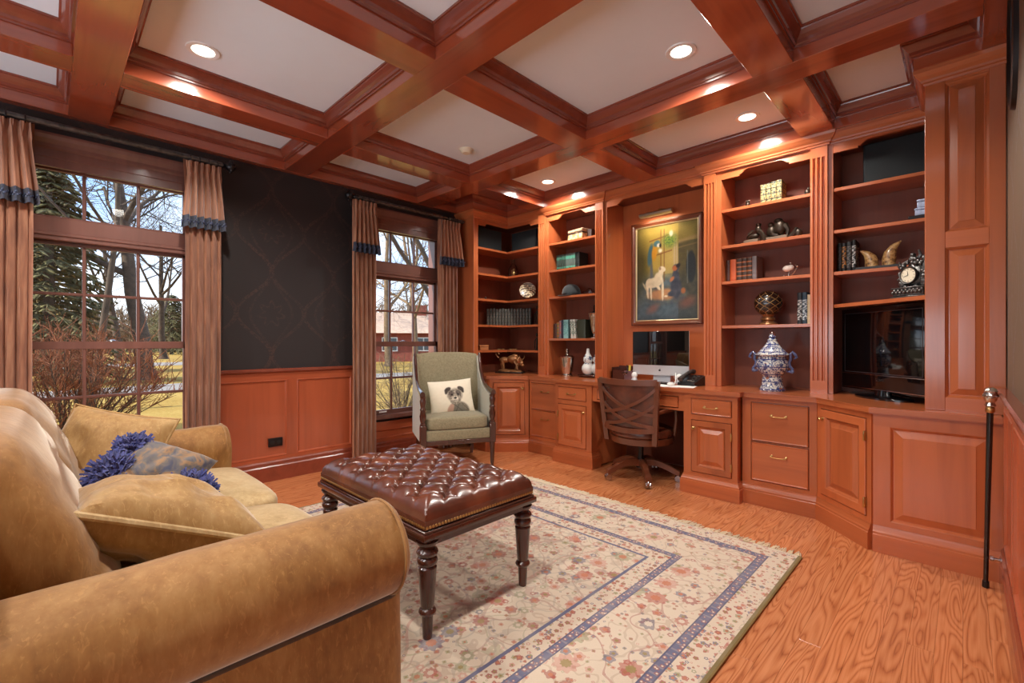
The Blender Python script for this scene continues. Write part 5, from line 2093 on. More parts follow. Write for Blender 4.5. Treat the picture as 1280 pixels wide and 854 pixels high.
t = thing('crystal_urn', 'footed silver and glass urn partly hidden by the pilaster', 'urn', (-2.545, 3.71, 1.131))
g = G()
g.lathe([(.035, 0), (.036, .01), (.014, .02), (.012, .04), (.026, .06), (.040, .13), (.048, .20), (.056, .235), (.062, .24)], n=18)
obj('urn_body', g, M['silver'], t)
g = G()
g.lathe([(.060, .24), (.02, .258), (.008, .27), (.016, .285), (.008, .30), (.012, .315), (0, .325)], n=16)
obj('urn_lid', g, M['iron'], t)

# third bay ornaments
single('owl_figurine', lump([('e', (0, 0, .026), (.018, .016, .026)), ('e', (0, 0, .05), (.014, .013, .012)), ('e', (0, 0, .004), (.024, .02, .004)), ('t', [(-.01, 0, .055), (-.012, 0, .066)], [.005, .001]), ('t', [(.01, 0, .055), (.012, 0, .066)], [.005, .001])]),
       M['bronze'], 'tiny dark owl figurine on the top shelf', 'figurine', loc=(-1.168, 3.72, 2.105))
single('bird_figurine', lump([('e', (.008, 0, .03), (.020, .014, .024)), ('e', (.014, 0, .055), (.012, .010, .012)), ('t', [(-.03, 0, .008), (-.005, 0, .02)], [.004, .010]), ('e', (0, 0, .004), (.028, .018, .004))]), M['bronze'],
       'tiny dark bird figurine at the pilaster end of the top shelf', 'figurine', loc=(-.785, 3.71, 2.105))
t = thing('bronze_reader', 'small bronze group of a reclining figure beside the larger bronze', 'statue', (-1.115, 3.73, 1.83), radians(-10))
obj('base', lump([('b', (-.075, .03, -.035, .035, 0, .035), .003)]), plain('bronze_block', srgb(112, 96, 80), .5), t)
obj('figure', lump([('e', (-.02, 0, .06), (.05, .026, .022)), ('e', (.02, 0, .105), (.024, .022, .030)), ('e', (.02, 0, .14), (.020, .018, .014)), ('t', [(.03, -.01, .09), (.06, -.02, .06), (.075, -.02, .012)], [.018, .016, .012]), ('t', [(-.01, -.01, .10), (-.05, -.02, .075)], [.012, .008]), ('e', (.06, 0, .03), (.028, .025, .03))]), M['bronze'], t)
t = thing('bronze_group', 'large dark bronze group of crouching figures on a stone base', 'statue', (-.955, 3.73, 1.83), radians(-6))
obj('base', lump([('b', (-.095, .06, -.04, .04, 0, .032), .003)]), plain('bronze_block2', srgb(108, 92, 76), .5), t)
obj('figure', lump([('e', (-.055, 0, .075), (.035, .028, .045)), ('e', (-.06, 0, .125), (.022, .020, .022)), ('e', (.0, 0, .095), (.045, .034, .055)), ('e', (-.01, 0, .148), (.030, .024, .018)), ('t', [(.03, 0, .11), (.055, 0, .07), (.05, 0, .035)], [.024, .016, .012]),
                    ('t', [(-.05, -.02, .06), (-.03, -.035, .045), (.0, -.03, .035)], [.014, .012, .010]), ('t', [(.07, 0, .012), (.10, -.01, .045), (.115, -.01, .075)], [.022, .016, .010]), ('e', (.12, 0, .035), (.026, .022, .034))]), M['bronze'], t)
t = thing('nautilus_cup', 'small silver nautilus shell ornament on a curled stand', 'ornament', (-.892, 3.72, 1.557))
obj('shell', lump([('e', (-.012, 0, .065), (.032, .020, .024)), ('e', (.010, 0, .070), (.020, .016, .020))]), plain('pearl', srgb(216, 200, 188), .25, coat=.4), t)
obj('stand', lump([('t', [(0, 0, .0), (-.005, 0, .012), (0, 0, .045)], [.010, .004, .004]), ('t', [(-.035, 0, .02), (-.03, 0, .008), (0, 0, .012), (.03, 0, .03), (.048, 0, .06), (.05, 0, .08), (.038, 0, .085)], .0032), ('e', (.008, 0, .105), (.010, .008, .006)), ('t', [(.008, 0, .085), (.008, 0, .105)], .002), ('e', (.05, 0, .075), (.008, .006, .008))]), M['silver'], t)
# lattice globe
b = NB('lattice_globe')
o_ = b.obj()
sp_ = b.n('SeparateXYZ', {0: o_})
lon = b.m_('ARCTAN2', sp_.outputs['Y'], sp_.outputs['X'])
u_ = b.m_('MULTIPLY', lon, 8 / pi * 0.5 * 2)
v_ = b.m_('MULTIPLY', sp_.outputs['Z'], 42)
l1 = b.m_('LESS_THAN', b.m_('ABSOLUTE', b.m_('SUBTRACT', b.m_('FRACT', b.m_('MULTIPLY', b.m_('ADD', u_, v_), .5)), .5)), .06)
l2 = b.m_('LESS_THAN', b.m_('ABSOLUTE', b.m_('SUBTRACT', b.m_('FRACT', b.m_('MULTIPLY', b.m_('SUBTRACT', u_, v_), .5)), .5)), .06)
M['globe'] = b.bsdf(col=b.mix(b.m_('MAXIMUM', l1, l2), srgb(38, 27, 22), srgb(132, 98, 60)), rough=.25, coat=.5)
t = thing('lattice_globe', 'dark ball with gold diamond lattice on a turned stand', 'globe', (-1.034, 3.74, 1.221))
g = G()
g.ell((0, 0, 0), .094, .094, .094, 28, 18)
gb = obj('ball', g, M['globe'], t)
gb.location = (0, 0, .160)
g = G()
g.lathe([(.060, 0), (.064, .006), (.058, .016), (.040, .022), (.036, .03), (.048, .04), (.044, .052), (.034, .056), (.036, .068), (.046, .078)], n=24)
obj('stand', g, M['bronze_gold'], t)
# blue and white lidded urn
b = NB('blue_urn_porcelain')
o_ = b.obj()
pn = b.noise(o_, 40, 3, .55, 1.5)
zz = b.n('SeparateXYZ', {0: o_}).outputs['Z']
bandz = b.m_('GREATER_THAN', b.m_('SINE', b.m_('MULTIPLY', zz, 2 * pi / .052)), .93)
c1 = b.ramp(pn, [(.44, srgb(214, 214, 206)), (.50, srgb(176, 182, 192)), (.53, srgb(66, 80, 132)), (.62, srgb(38, 46, 92)), (.68, srgb(206, 208, 204))])
c1 = b.mix(b.m_('GREATER_THAN', b.noise(o_, 22, 1), .69), c1, srgb(150, 96, 76))
M['urn'] = b.bsdf(col=b.mix(bandz, c1, srgb(56, 66, 120)), rough=.12, coat=.7, coat_r=.05)
M['urn_blue'] = plain('urn_blue_glaze', srgb(78, 86, 122), .2, var=.45, vscale=60, coat=.5)
t = thing('porcelain_urn', 'blue and white lidded porcelain urn with scrolled handles on the counter', 'urn', (-.962, 3.575, ZT))
g = G()
g.lathe([(.080, 0), (.083, .010), (.074, .022), (.066, .05), (.064, .08), (.062, .092), (.058, .098), (.062, .106), (.080, .122), (.098, .150), (.104, .178), (.100, .205), (.090, .226), (.088, .238), (.094, .246), (.098, .25)], n=36)
obj('urn_body', g, M['urn'], t)
g = G()
g.lathe([(.108, .25), (.110, .255), (.096, .262), (.074, .285), (.050, .315), (.036, .335), (.030, .35), (.032, .358), (.022, .364), (.020, .372), (.025, .380), (.017, .388), (.016, .394), (.019, .400), (.010, .414), (0, .418)], n=32)
obj('urn_lid', g, M['urn'], t)
g = G()
g.lathe([(.016, .394), (.0195, .401), (.011, .414), (0, .4185)], n=16)
obj('finial', g, M['dark_wood'], t)
for s in (-1, 1):
    g = G()
    g.tube([(s * .09, 0, .14), (s * .115, 0, .135), (s * .125, 0, .155), (s * .108, 0, .175), (s * .105, 0, .20), (s * .115, 0, .225), (s * .112, 0, .255), (s * .125, 0, .27), (s * .14, 0, .255), (s * .15, 0, .235), (s * .135, 0, .225)],
           [.008, .010, .009, .010, .010, .010, .012, .011, .010, .008, .005], 8)
    g.ell((s * .122, 0, .14), .014, .010, .016, 8, 6)
    obj('handle', g, M['urn_blue'], t)

# television bay ornaments
b = NB('scrimshaw')
o_ = b.obj()
M['tusk'] = b.bsdf(col=b.ramp(b.noise(o_, 46, 3, .6, 1.0), [(.36, srgb(84, 58, 38)), (.48, srgb(176, 128, 76)), (.62, srgb(206, 168, 112))]), rough=.35, coat=.3)
for lb, x, s, h in (('shorter carved tusk tooth beside the black books', -.428, -1, .115), ('taller carved tusk tooth with outward curving tip', -.342, 1, .150)):
    g = G()
    k_ = h / .15
    g.tube([(0, 0, 0), (s * .000, 0, .04 * k_), (s * .006, 0, .08 * k_), (s * .026, 0, .12 * k_), (s * .060, 0, h)], [.034, .036, .032, .020, .003], 12, flat=.7)
    single('carved_tusk', g, M['tusk'], lb, 'tusk', 'carved tusks', loc=(x, 3.74, 1.579))
single('flat_book', lump([('b', (-.115, .115, -.06, .06, 0, .0035)), ('b', (-.113, .113, -.058, .058, .0035, .0175)), ('b', (-.115, .115, -.06, .06, .0175, .021)), ('b', (-.1155, .1155, -.062, -.059, 0, .021))]), bmat((26, 24, 26), ('title', (150, 140, 128))),
       'flat black book lying under the two carved tusks', 'book', loc=(-.388, 3.735, 1.557))
for k, (w_, h_, lb) in enumerate(((.075, .045, 'pale blue porcelain box, lower of two by the closet front'), (.055, .05, 'pale blue porcelain box, upper of two by the closet front'))):
    single('porcelain_box', lump([('b', (-w_ / 2, w_ / 2, -.03, .03, 0, h_ * .68), .004), ('b', (-w_ / 2 - .002, w_ / 2 + .002, -.032, .032, h_ * .70, h_), .005)]), plain('pale_blue_porcelain', srgb(168, 180, 206), .2, var=.25, vscale=70, coat=.5),
           lb, 'box', 'porcelain boxes', loc=(-.178, 3.72, 1.862 + .046 * k))
single('dark_stand', lump([('b', (-.08, .09, -.045, .045, .004, .03), .003), ('b', (-.07, .08, -.035, .035, 0, .005))]), M['iron'], 'low dark stand under the pale blue boxes', 'stand', loc=(-.165, 3.72, 1.83))
# ornate clock
t = thing('mantel_clock', 'ornate pewter mantel clock with cherub figures on the angled shelf', 'clock', (-.205, 3.395, 1.343), radians(-36))
obj('clock_base', lump([('b', (-.095, .095, -.045, .05, 0, .012), .003), ('b', (-.085, .085, -.04, .045, .012, .052), .004), ('b', (-.092, .092, -.044, .048, .052, .062), .003)]), M['pewter'], t)
items = [('e', (0, .015, .13), (.060, .030, .075)), ('e', (-.055, 0, .085), (.022, .022, .028)), ('e', (.06, 0, .09), (.024, .022, .032)), ('t', [(.06, .0, .07), (.068, -.005, .13), (.062, .0, .20)], [.020, .015, .010]), ('e', (.062, -.002, .215), (.014, .014, .016)),
         ('t', [(.062, 0, .19), (.08, 0, .225), (.085, 0, .255)], [.010, .007, .005]), ('e', (0, .0, .215), (.022, .018, .022)), ('e', (0, -.002, .24), (.013, .013, .013)), ('t', [(-.02, 0, .21), (-.05, 0, .20), (-.068, 0, .185)], [.012, .009, .008]),
         ('e', (-.07, 0, .185), (.014, .012, .016)), ('t', [(-.07, 0, .18), (-.078, 0, .21)], [.008, .004]), ('t', [(.02, 0, .21), (.04, 0, .235), (.03, 0, .265)], [.010, .008, .005])]
rg = random.Random(21)
for k in range(34):
    a = rg.uniform(0, 2 * pi)
    r = rg.uniform(.062, .085)
    items.append(('e', (r * cos(a) * .95, -.012, .135 + r * sin(a)), (rg.uniform(.006, .013),) * 3))
for k in range(16):
    items.append(('e', (-.08 + .16 * k / 15, -.043, .032 + .010 * (k % 2)), (.008, .006, .010)))
obj('clock_figures', lump(items, 8, 6), M['pewter'], t)
mt = Matrix.Translation((-.008, -.020, .128)) @ Matrix.Rotation(pi / 2, 4, 'X')
g = G()
g.lathe([(.0, .004), (.040, .004), (.041, .002), (.041, 0)], n=28, mat=mt)
fc = obj('dial', g, M['ivory'], t)
g = G()
g.lathe([(.041, 0), (.042, .008), (.047, .010), (.050, .004), (.050, 0)], n=28, mat=mt)
obj('bezel', g, M['pewter'], t)
g = G()
for a, ln in ((radians(100), .024), (radians(195), .030)):
    p = Vector((-.008, -.0255, .128))
    g.tube([p, p + Vector((cos(a) * ln, 0, sin(a) * ln))], [.0018, .0008], 4)
for k in range(12):
    a = 2 * pi * k / 12
    p = Vector((-.008, -.0248, .128))
    g.tube([p + Vector((cos(a) * .030, 0, sin(a) * .030)), p + Vector((cos(a) * .036, 0, sin(a) * .036))], .0011, 4)
obj('hands', g, M['black'], fc, kind='stuff')

# ================================================================== TELEVISION
t = thing('television', 'flat black television standing diagonally in the bookcase bay', 'television', (-.365, 3.525, ZT), radians(-45.5))
TW, T0, T1 = .64, .04, .558
g = G()
g.box(-TW / 2, TW / 2, .0, .045, T0, T1, .006, 2)
g.box(-TW / 2 + .08, TW / 2 - .08, .045, .075, T0 + .06, T1 - .06, .015, 2)
obj('housing', g, M['black_gloss'], t)
g = G()
rect_loops(g, -TW / 2 + .028, TW / 2 - .028, T0 + .108, T1 - .030, [(0, -.0005), (.004, -.001), (.004, .001)])
obj('screen', g, plain('dark_screen', srgb(50, 45, 48), .3, var=.02, coat=.3, coat_r=.1), t)
g = G()
g.box(-TW / 2 + .004, TW / 2 - .004, -.004, .0, T0 + .098, T0 + .1025)
g.box(-TW / 2 + .004, TW / 2 - .004, -.004, .002, T0 + .010, T0 + .015)
obj('chrome_strip', g, M['chrome'], t)
g = G()
g.lathe([(0, 0), (.19, 0), (.19, .010), (.17, .016), (.06, .018), (.05, .05), (0, .05)], n=32, mat=Matrix.Translation((0, .02, 0)), sq=.52)
obj('stand_foot', g, M['black_gloss'], t)


def lettering(name, text, size, parent, loc, rot, mat, extrude=.0006):
    cu = bpy.data.curves.new(name, 'FONT')
    cu.body = text
    cu.size = size
    cu.extrude = extrude
    cu.align_x = 'CENTER'
    cu.align_y = 'CENTER'
    cu.materials.append(mat)
    o = bpy.data.objects.new(name, cu)
    COL.objects.link(o)
    bpy.context.view_layer.update()
    me = bpy.data.meshes.new_from_object(o.evaluated_get(bpy.context.evaluated_depsgraph_get()))
    bpy.data.objects.remove(o)
    bpy.data.curves.remove(cu)
    o = bpy.data.objects.new(name, me)
    COL.objects.link(o)
    o.parent = parent
    o.location = loc
    o.rotation_euler = rot
    o['kind'] = 'stuff'
    return o


lettering('brand_lettering', 'SONY', .024, t, (0, -.0012, T0 + .070), (pi / 2, 0, 0), M['chrome'])

# ================================================================== PAINTING AND PICTURE LIGHT
def scene_print(u, v):
    n1 = noise.noise(Vector((u * 5, v * 7, 1)))
    n2 = noise.noise(Vector((u * 16, v * 22, 4)))
    n3 = noise.noise(Vector((u * 50, v * 70, 9)))
    # wall, upper: olive gold light; lower: blue green rug
    top = (168 + 30 * n1 - 30 * abs(u - .45), 140 + 24 * n1, 64 + 16 * n1)
    low = (88 + 26 * n2, 102 + 22 * n2, 106 + 22 * n2)
    k = max(0, min(1, (v - .40) / .16))
    c = tuple(l + (t_ - l) * k for l, t_ in zip(low, top))
    c = over(c, (64, 60, 34), blob(u, v, .02, .62, .16, .36, 0, .5) * .8)
    c = over(c, (170, 146, 70), blob(u, v, .30, .88, .34, .14, 0, .6) * .6)
    # window with pale light and curtain
    if .42 < u < .62 and .48 < v < .93:
        c = over(c, (176, 150, 84), .6)
    for x in (.415, .47):
        c = over(c, (112, 66, 34), max(0, 1 - abs(u - x) / .012) * (1 if .40 < v < .96 else 0))
    for y in (.70, .87):
        c = over(c, (120, 74, 38), max(0, 1 - abs(v - y - (u - .4) * .12) / .012) * (1 if .22 < u < .60 else 0))
    c = over(c, (188, 166, 128), blob(u, v, .66, .62, .045, .26, .04, .3) * (.7 + .3 * sin(u * 160)))
    # plant
    c = over(c, (96 + 60 * n3, 124 + 50 * n3, 48), blob(u, v, .56, .83, .11, .07, 0, .5) * .9)
    c = over(c, (210, 206, 180), blob(u, v, .585, .90, .03, .03, 0, .4))
    # fireplace at the right
    if u > .70:
        c = over(c, (66 + 10 * n2, 62 + 10 * n2, 44), .75 if v < .80 else .25)
        c = over(c, (158, 134, 88), max(0, 1 - abs(v - .80 + (u - .7) * -.10) / .03) * .9)
        c = over(c, (128, 108, 68), max(0, 1 - abs(v - .74 + (u - .7) * -.08) / .012) * .9)
        c = over(c, (36, 44, 46), blob(u, v, .90, .53, .075, .16, 0, .1))
        c = over(c, (116, 124, 118), max(0, 1 - abs(u - .845) / .012) * (1 if .36 < v < .70 else 0) * .8)
    # round rug
    c = over(c, (88 + 24 * n2, 92 + 20 * n2, 88), blob(u, v, .48, .255, .36, .105, 0, .1))
    c = over(c, (176 + 20 * n2, 128 + 16 * n2, 88), blob(u, v, .45, .265, .25, .06, 0, .25))
    c = over(c, (66, 82, 92), blob(u, v, .48, .06, .6, .13, 0, .4) * .5)
    c = over(c, (150, 92, 76), blob(u, v, .28, .12, .10, .04, .3, .6) * .6)
    c = over(c, (148, 88, 72), blob(u, v, .84, .17, .12, .05, .2, .6) * .6)
    # perch, parrot
    c = over(c, (86, 92, 100), blob(u, v, .255, .50, .025, .17, .05, .3) * .8)
    c = over(c, (70, 104, 112), blob(u, v, .235, .70, .045, .12, -.22, .2))
    c = over(c, (206, 146, 44), blob(u, v, .305, .72, .045, .085, -.2, .25))
    c = over(c, (74, 112, 122), blob(u, v, .345, .815, .055, .032, .2, .2))
    c = over(c, (228, 222, 206), blob(u, v, .375, .795, .028, .020, 0, .3))
    c = over(c, (24, 24, 26), blob(u, v, .405, .79, .018, .020, 0, .3))
    c = over(c, (232, 222, 190), blob(u, v, .405, .735, .03, .022, 0, .4))
    # white dog
    wd = (216 + 18 * n2, 198 + 18 * n2, 164 + 16 * n2)
    for ar in ((.30, .40, .15, .055, .10), (.37, .435, .075, .07, .4), (.415, .50, .04, .05, 0), (.435, .535, .06, .030, -.15), (.185, .33, .022, .10, .12), (.245, .30, .018, .09, .1), (.445, .31, .020, .11, .0), (.50, .245, .03, .010, 0), (.36, .355, .06, .020, -.7), (.215, .40, .055, .05, .2)):
        c = over(c, wd, blob(u, v, ar[0], ar[1], ar[2], ar[3], ar[4], .12))
    c = over(c, (186, 168, 132), blob(u, v, .14, .36, .012, .06, .7, .3))
    c = over(c, (150, 122, 92), blob(u, v, .40, .545, .018, .020, .5, .3))
    # dark terrier seated upright
    for ar in ((.665, .33, .085, .13, .12), (.66, .45, .055, .07, 0), (.665, .535, .055, .035, 0), (.61, .27, .08, .03, .1)):
        c = over(c, (64 + 22 * n2, 68 + 20 * n2, 78 + 18 * n2), blob(u, v, *ar, .2))
    c = over(c, (172, 96, 54), blob(u, v, .645, .53, .040, .028, 0, .25))
    c = over(c, (176, 108, 70), blob(u, v, .60, .42, .040, .020, .5, .3))
    c = over(c, (168, 104, 64), blob(u, v, .78, .29, .035, .03, 0, .3))
    c = over(c, (34, 32, 34), blob(u, v, .70, .555, .035, .020, .3, .3))
    # varnish glare along the top is left to the lamp; darken the rim slightly
    e_ = min(u, 1 - u, v, 1 - v)
    return tuple(q * (.82 + .18 * min(1, e_ / .06)) + 6 * n3 for q in c)


PX0, PX1, PZ0, PZ1 = -2.238, -1.572, 1.25, 2.195
t = thing('framed_painting', 'large framed oil painting of a parrot and two dogs above the computer', 'painting', ((PX0 + PX1) / 2, 3.905, (PZ0 + PZ1) / 2))
g = G()
pw_, ph_ = (PX1 - PX0), (PZ1 - PZ0)
rect_loops(g, -pw_ / 2, pw_ / 2, -ph_ / 2, ph_ / 2, [(0, 0), (0, -.028), (.006, -.036), (.016, -.036), (.022, -.030), (.034, -.026), (.036, -.020)], cap=False)
obj('frame', g, wood('frame_walnut', srgb(112, 58, 34), srgb(62, 28, 16), 'x', .3), t, smooth=False)
g = G()
rect_loops(g, -pw_ / 2 + .036, pw_ / 2 - .036, -ph_ / 2 + .036, ph_ / 2 - .036, [(0, -.020), (.004, -.024), (.010, -.020), (.013, -.012)], cap=False)
obj('gilt_slip', g, plain('pale_gilt', srgb(206, 186, 146), .35, .4, var=.08), t, smooth=False)
g = G()
nB = 46
for k in range(nB):
    x = -pw_ / 2 + pw_ * (k + .5) / nB
    for z in (-ph_ / 2 + .003, ph_ / 2 - .003):
        g.ell((x, -.034, z), .0055, .005, .0055, 6, 4)
for k in range(64):
    z = -ph_ / 2 + ph_ * (k + .5) / 64
    for x in (-pw_ / 2 + .003, pw_ / 2 - .003):
        g.ell((x, -.034, z), .0055, .005, .0055, 6, 4)
obj('beading', g, M['dark_wood'], t, kind='stuff')
cw, ch_ = pw_ - .096, ph_ - .096
paint('canvas', cw, ch_, 110, 160, scene_print, t, M['oil_paint'], Matrix.Translation((0, -.014, 0)) @ Matrix.Rotation(pi / 2, 4, 'X'))
t = thing('picture_light', 'slim pale metal picture light mounted over the oil painting', 'lamp', (-1.965, 3.905, 2.235))
g = G()
hs = [(-.155, 0), ]
g.prism([(-.085, -.012), (-.110, .0), (-.112, .018), (-.096, .030), (-.076, .026), (-.07, .010)], -.155, .155, 'yz')
obj('shade', g, plain('pale_brass', srgb(206, 190, 164), .3, .9, var=.05), t)
g = G()
g.tube([(0, -.085, .02), (0, -.04, .055), (0, .0, .05)], .006, 8)
g.box(-.03, .03, -.006, 0, .03, .07, .002)
obj('arm', g, M['brass'], t)
g = G()
g.tube([(-.14, -.084, .008), (.14, -.084, .008)], .005, 8)
obj('tube_bulb', g, M['lamp_glow'], t)
ld = bpy.data.lights.new('picture_light_glow', 'AREA')
ld.shape = 'RECTANGLE'
ld.size = .28
ld.size_y = .02
ld.energy = 1.6
ld.color = (1.0, .85, .62)
lo = bpy.data.objects.new('picture_light_glow', ld)
COL.objects.link(lo)
lo.location = (-1.965, 3.81, 2.222)
lo.rotation_euler = Vector((0, .42, -1)).to_track_quat('-Z', 'Y').to_euler()

# ================================================================== DESK THINGS
t = thing('computer', 'slim silver-white all-in-one computer with black screen on the desk', 'computer', (-1.815, 3.60, ZT), radians(3.1))
g = G()
g.box(-.243, .243, -.006, .010, .062, .43, .004, 2)
g.box(-.16, .16, .008, .026, .10, .39, .012, 2)
obj('screen_shell', g, M['aluminium'], t)
g = G()
g.box(-.2435, .2435, -.0075, -.004, .145, .4305, .002)
obj('screen', g, plain('glossy_screen_glass', srgb(6, 7, 8), .03, var=.02, coat=1.0, coat_r=.0, coat_ior=1.6), t)
g = G()
g.prism([(.03, .004), (.045, .10), (.055, .22), (.065, .22), (.10, .004)], -.075, .075, 'yz')
g.box(-.085, .085, -.05, .12, 0, .006, .003)
obj('stand', g, M['aluminium'], t)
# fruit emblem on the chin: body with a bite, and a leaf
body = []
for k in range(40):
    a = 2 * pi * k / 40
    r = .0092 * (1 + .10 * cos(2 * a) * 1.0)
    x, z = r * cos(a) * 1.0, r * sin(a)
    if sin(a) > .85:
        z -= .0016 * (1 - min(1, abs(x) / .003))
    if sin(a) < -.85:
        z += .0010 * (1 - min(1, abs(x) / .002))
    dxx, dzz = x - .0112, z - .001
    d2 = sqrt(dxx * dxx + dzz * dzz)
    if d2 < .0052:
        x, z = .0112 + dxx / d2 * .0052, .001 + dzz / d2 * .0052
    body.append((x, z + .104))
g = G()
g.prism(body, -.0072, -.0058, 'xz')
leaf = [(.0005 + .0045 * cos(a) * .5 + .002, .1155 + .0045 * sin(a)) for a in [2 * pi * k / 10 for k in range(10)]]
g.prism(leaf, -.0072, -.0058, 'xz')
obj('emblem', g, M['black'], t)
t = thing('keyboard', 'slim white keyboard lying in front of the computer', 'keyboard', (-1.90, 3.45, ZT))
g = G()
g.box(-.14, .14, -.055, .055, 0, .008, .003)
obj('key_plate', g, M['aluminium'], t)
g = G()
for r in range(5):
    for k in range(14):
        x = -.128 + .0185 * k
        y = -.042 + .0195 * r
        g.box(x, x + .0165, y, y + .0165, .008, .0105)
obj('keys', g, M['white'], t, kind='stuff')
single('computer_mouse', lump([('e', (0, 0, .008), (.028, .052, .016))]), M['white'], 'white computer mouse on the paper sheets', 'mouse', loc=(-1.635, 3.42, ZT + .004), rotz=radians(20))
for k, (x, y, rz, lb) in enumerate(((-1.55, 3.40, .2, 'white paper sheet by the telephone'), (-1.70, 3.37, -.25, 'white paper sheet under the mouse'))):
    single('paper_sheet', lump([('b', (-.11, .11, -.07, .07, 0, .002 + .001 * k))]), M['paper'], lb, 'paper', loc=(x, y, ZT), rotz=rz)
single('spectacles_case', lump([('b', (-.07, .07, -.025, .025, 0, .018), .008)]), M['iron'], 'slim dark case lying beside the keyboard', 'case', loc=(-1.735, 3.50, ZT), rotz=radians(-12))
for x, lb in ((-2.03, 'small white computer speaker at the pen box side of the computer'), (-1.63, 'small white computer speaker at the telephone side of the computer')):
    t = thing('desk_speaker', lb, 'speaker', (x, 3.56, ZT), 0, 'small desk speakers')
    g = G()
    g.lathe([(.026, 0), (.030, .01), (.020, .03), (.016, .04)], n=16)
    obj('foot', g, M['aluminium'], t)
    g = G()
    g.ell((0, 0, .055), .026, .022, .030, 14, 9)
    obj('pod', g, M['white'], t)
single('computer_cable', lump([('t', [(-1.70, 3.66, ZT + .004), (-1.69, 3.60, ZT + .05), (-1.665, 3.57, ZT + .09), (-1.655, 3.55, ZT + .04), (-1.64, 3.50, ZT + .004)], .004)]), M['white'], 'white cable looping beside the computer stand', 'cable')
t = thing('telephone', 'black and silver desk telephone beside the computer', 'telephone', (-1.525, 3.565, ZT), radians(-12))
g = G()
g.prism([(-.085, 0), (.09, 0), (.09, .075), (.06, .08), (-.085, .022)], -.075, .075, 'yz')
obj('phone_base', g, M['black'], t)
g = G()
for r in range(4):
    for k in range(3):
        y = -.055 + .028 * r
        z = .032 + .40 * (y + .085) * .98 - .007
        g.box(-.005 + .022 * k, .012 + .022 * k, y, y + .016, z, z + .006)
obj('phone_keys', g, M['silver'], t, kind='stuff')
g = G()
g.tube([(-.052, -.085, .045), (-.052, -.06, .06), (-.052, .0, .085), (-.052, .06, .105), (-.052, .09, .10)], [.022, .018, .016, .018, .022], 10)
obj('handset', g, M['pewter'], t)
t = thing('pen_box', 'dark red desk organiser in the alcove beside the computer', 'desk organiser', (-2.245, 3.72, ZT))
g = G()
g.box(-.07, .075, -.07, .07, 0, .012)
g.box(-.07, .075, .058, .07, .012, .12)
g.box(-.07, -.060, -.07, .07, .012, .11)
g.box(.065, .075, -.07, .07, .012, .10)
g.box(-.07, .075, -.07, -.062, .012, .085)
obj('tray', g, M['dark_wood'], t, smooth=False)
t = thing('pen_cup', 'square dark pen cup with pens beside the computer', 'pen cup', (-2.125, 3.64, ZT), radians(10))
g = G()
for bx in ((-.036, .036, -.036, -.031), (-.036, .036, .031, .036), (-.036, -.031, -.031, .031), (.031, .036, -.031, .031)):
    g.box(*bx, 0, .085)
g.box(-.036, .036, -.036, .036, 0, .004)
obj('cup', g, plain('mauve_leather', srgb(120, 82, 84), .4), t, smooth=False)
for lb, x, tl, mt_ in (('pale pen', .015, .25, M['white']), ('dark pen', -.012, -.12, M['black']), ('yellow marker', -.004, .05, plain('yellow_marker', srgb(226, 206, 84), .5))):
    g = G()
    g.tube([(x, 0, .006), (x + .13 * tl, .005, .13)], .0045 if 'marker' not in lb else .010, 7)
    q = single('pen', g, mt_, lb + ' standing in the square pen cup', 'pen', loc=(-2.125, 3.64, ZT + .004))
t = thing('wine_glass', 'small stemmed glass with a dark rim beside the pen cup', 'glass', (-2.12, 3.55, ZT))
g = G()
g.lathe([(.024, 0), (.024, .002), (.004, .005), (.003, .05), (.012, .055), (.024, .068), (.026, .082), (.0245, .082), (.022, .068), (0, .058)], n=18)
obj('bowl_and_stem', g, M['clear'], t)
g = G()
g.lathe([(0, .0585), (.022, .068), (.024, .078), (0, .078)], n=18)
obj('dark_drink', g, M['black_gloss'], t)

# walking cane leaning in the corner by the wall
t = thing('walking_cane', 'black walking cane with a silver head leaning in the corner', 'cane', (.075, 2.985, 0))
p0, p1 = Vector((.066, 2.95, .0)), Vector((.079, 2.87, .862))
ax = (p1 - p0).normalized()
g = G()
g.tube([p0 + ax * .025, p0 + ax * .4, p0 + ax * .80], [.0085, .0095, .0115], 12)
obj('shaft', g, M['black_gloss'], t, world=True)
g = G()
g.tube([p0, p0 + ax * .004, p0 + ax * .03], [.011, .0125, .0115], 12)
obj('ferrule', g, M['black'], t, world=True)
q = ax.to_track_quat('Z', 'Y').to_matrix().to_4x4()
g = G()
g.lathe([(.0125, 0), (.0155, .004), (.0155, .02), (.0125, .024)], n=16, mat=Matrix.Translation(p0 + ax * .795) @ q)
obj('collar', g, M['brass'], t, world=True)
g = G()
mt = Matrix.Translation(p0 + ax * .82) @ q
g.lathe([(.012, 0), (.019, .006), (.016, .014), (.014, .02), (.020, .028), (.023, .042), (.023, .056), (.020, .066), (.022, .070), (.018, .080), (.008, .086), (0, .087)], n=18, mat=mt)
for k in range(8):
    a = 2 * pi * k / 8
    g.ell(mt @ Vector((.020 * cos(a), .020 * sin(a), .048)), .006, .006, .009, 7, 5)
    g.ell(mt @ Vector((.018 * cos(a + .4), .018 * sin(a + .4), .070)), .005, .005, .005, 6, 4)
g.ell(mt @ Vector((0, -.022, .042)), .005, .006, .008, 7, 5)
obj('silver_head', g, M['silver'], t, world=True)
g = G()
g.lathe([(.012, 0), (.012, .004), (.006, .006), (.006, .022), (.011, .025), (.012, .034), (.008, .037), (0, .037)], n=12, mat=Matrix.Translation((.112, 2.86, .165)) @ Matrix.Rotation(-pi / 2, 4, 'Y'))
single('door_stop', g, M['chrome'], 'small chrome door stop on the baseboard by the cane', 'door stop')
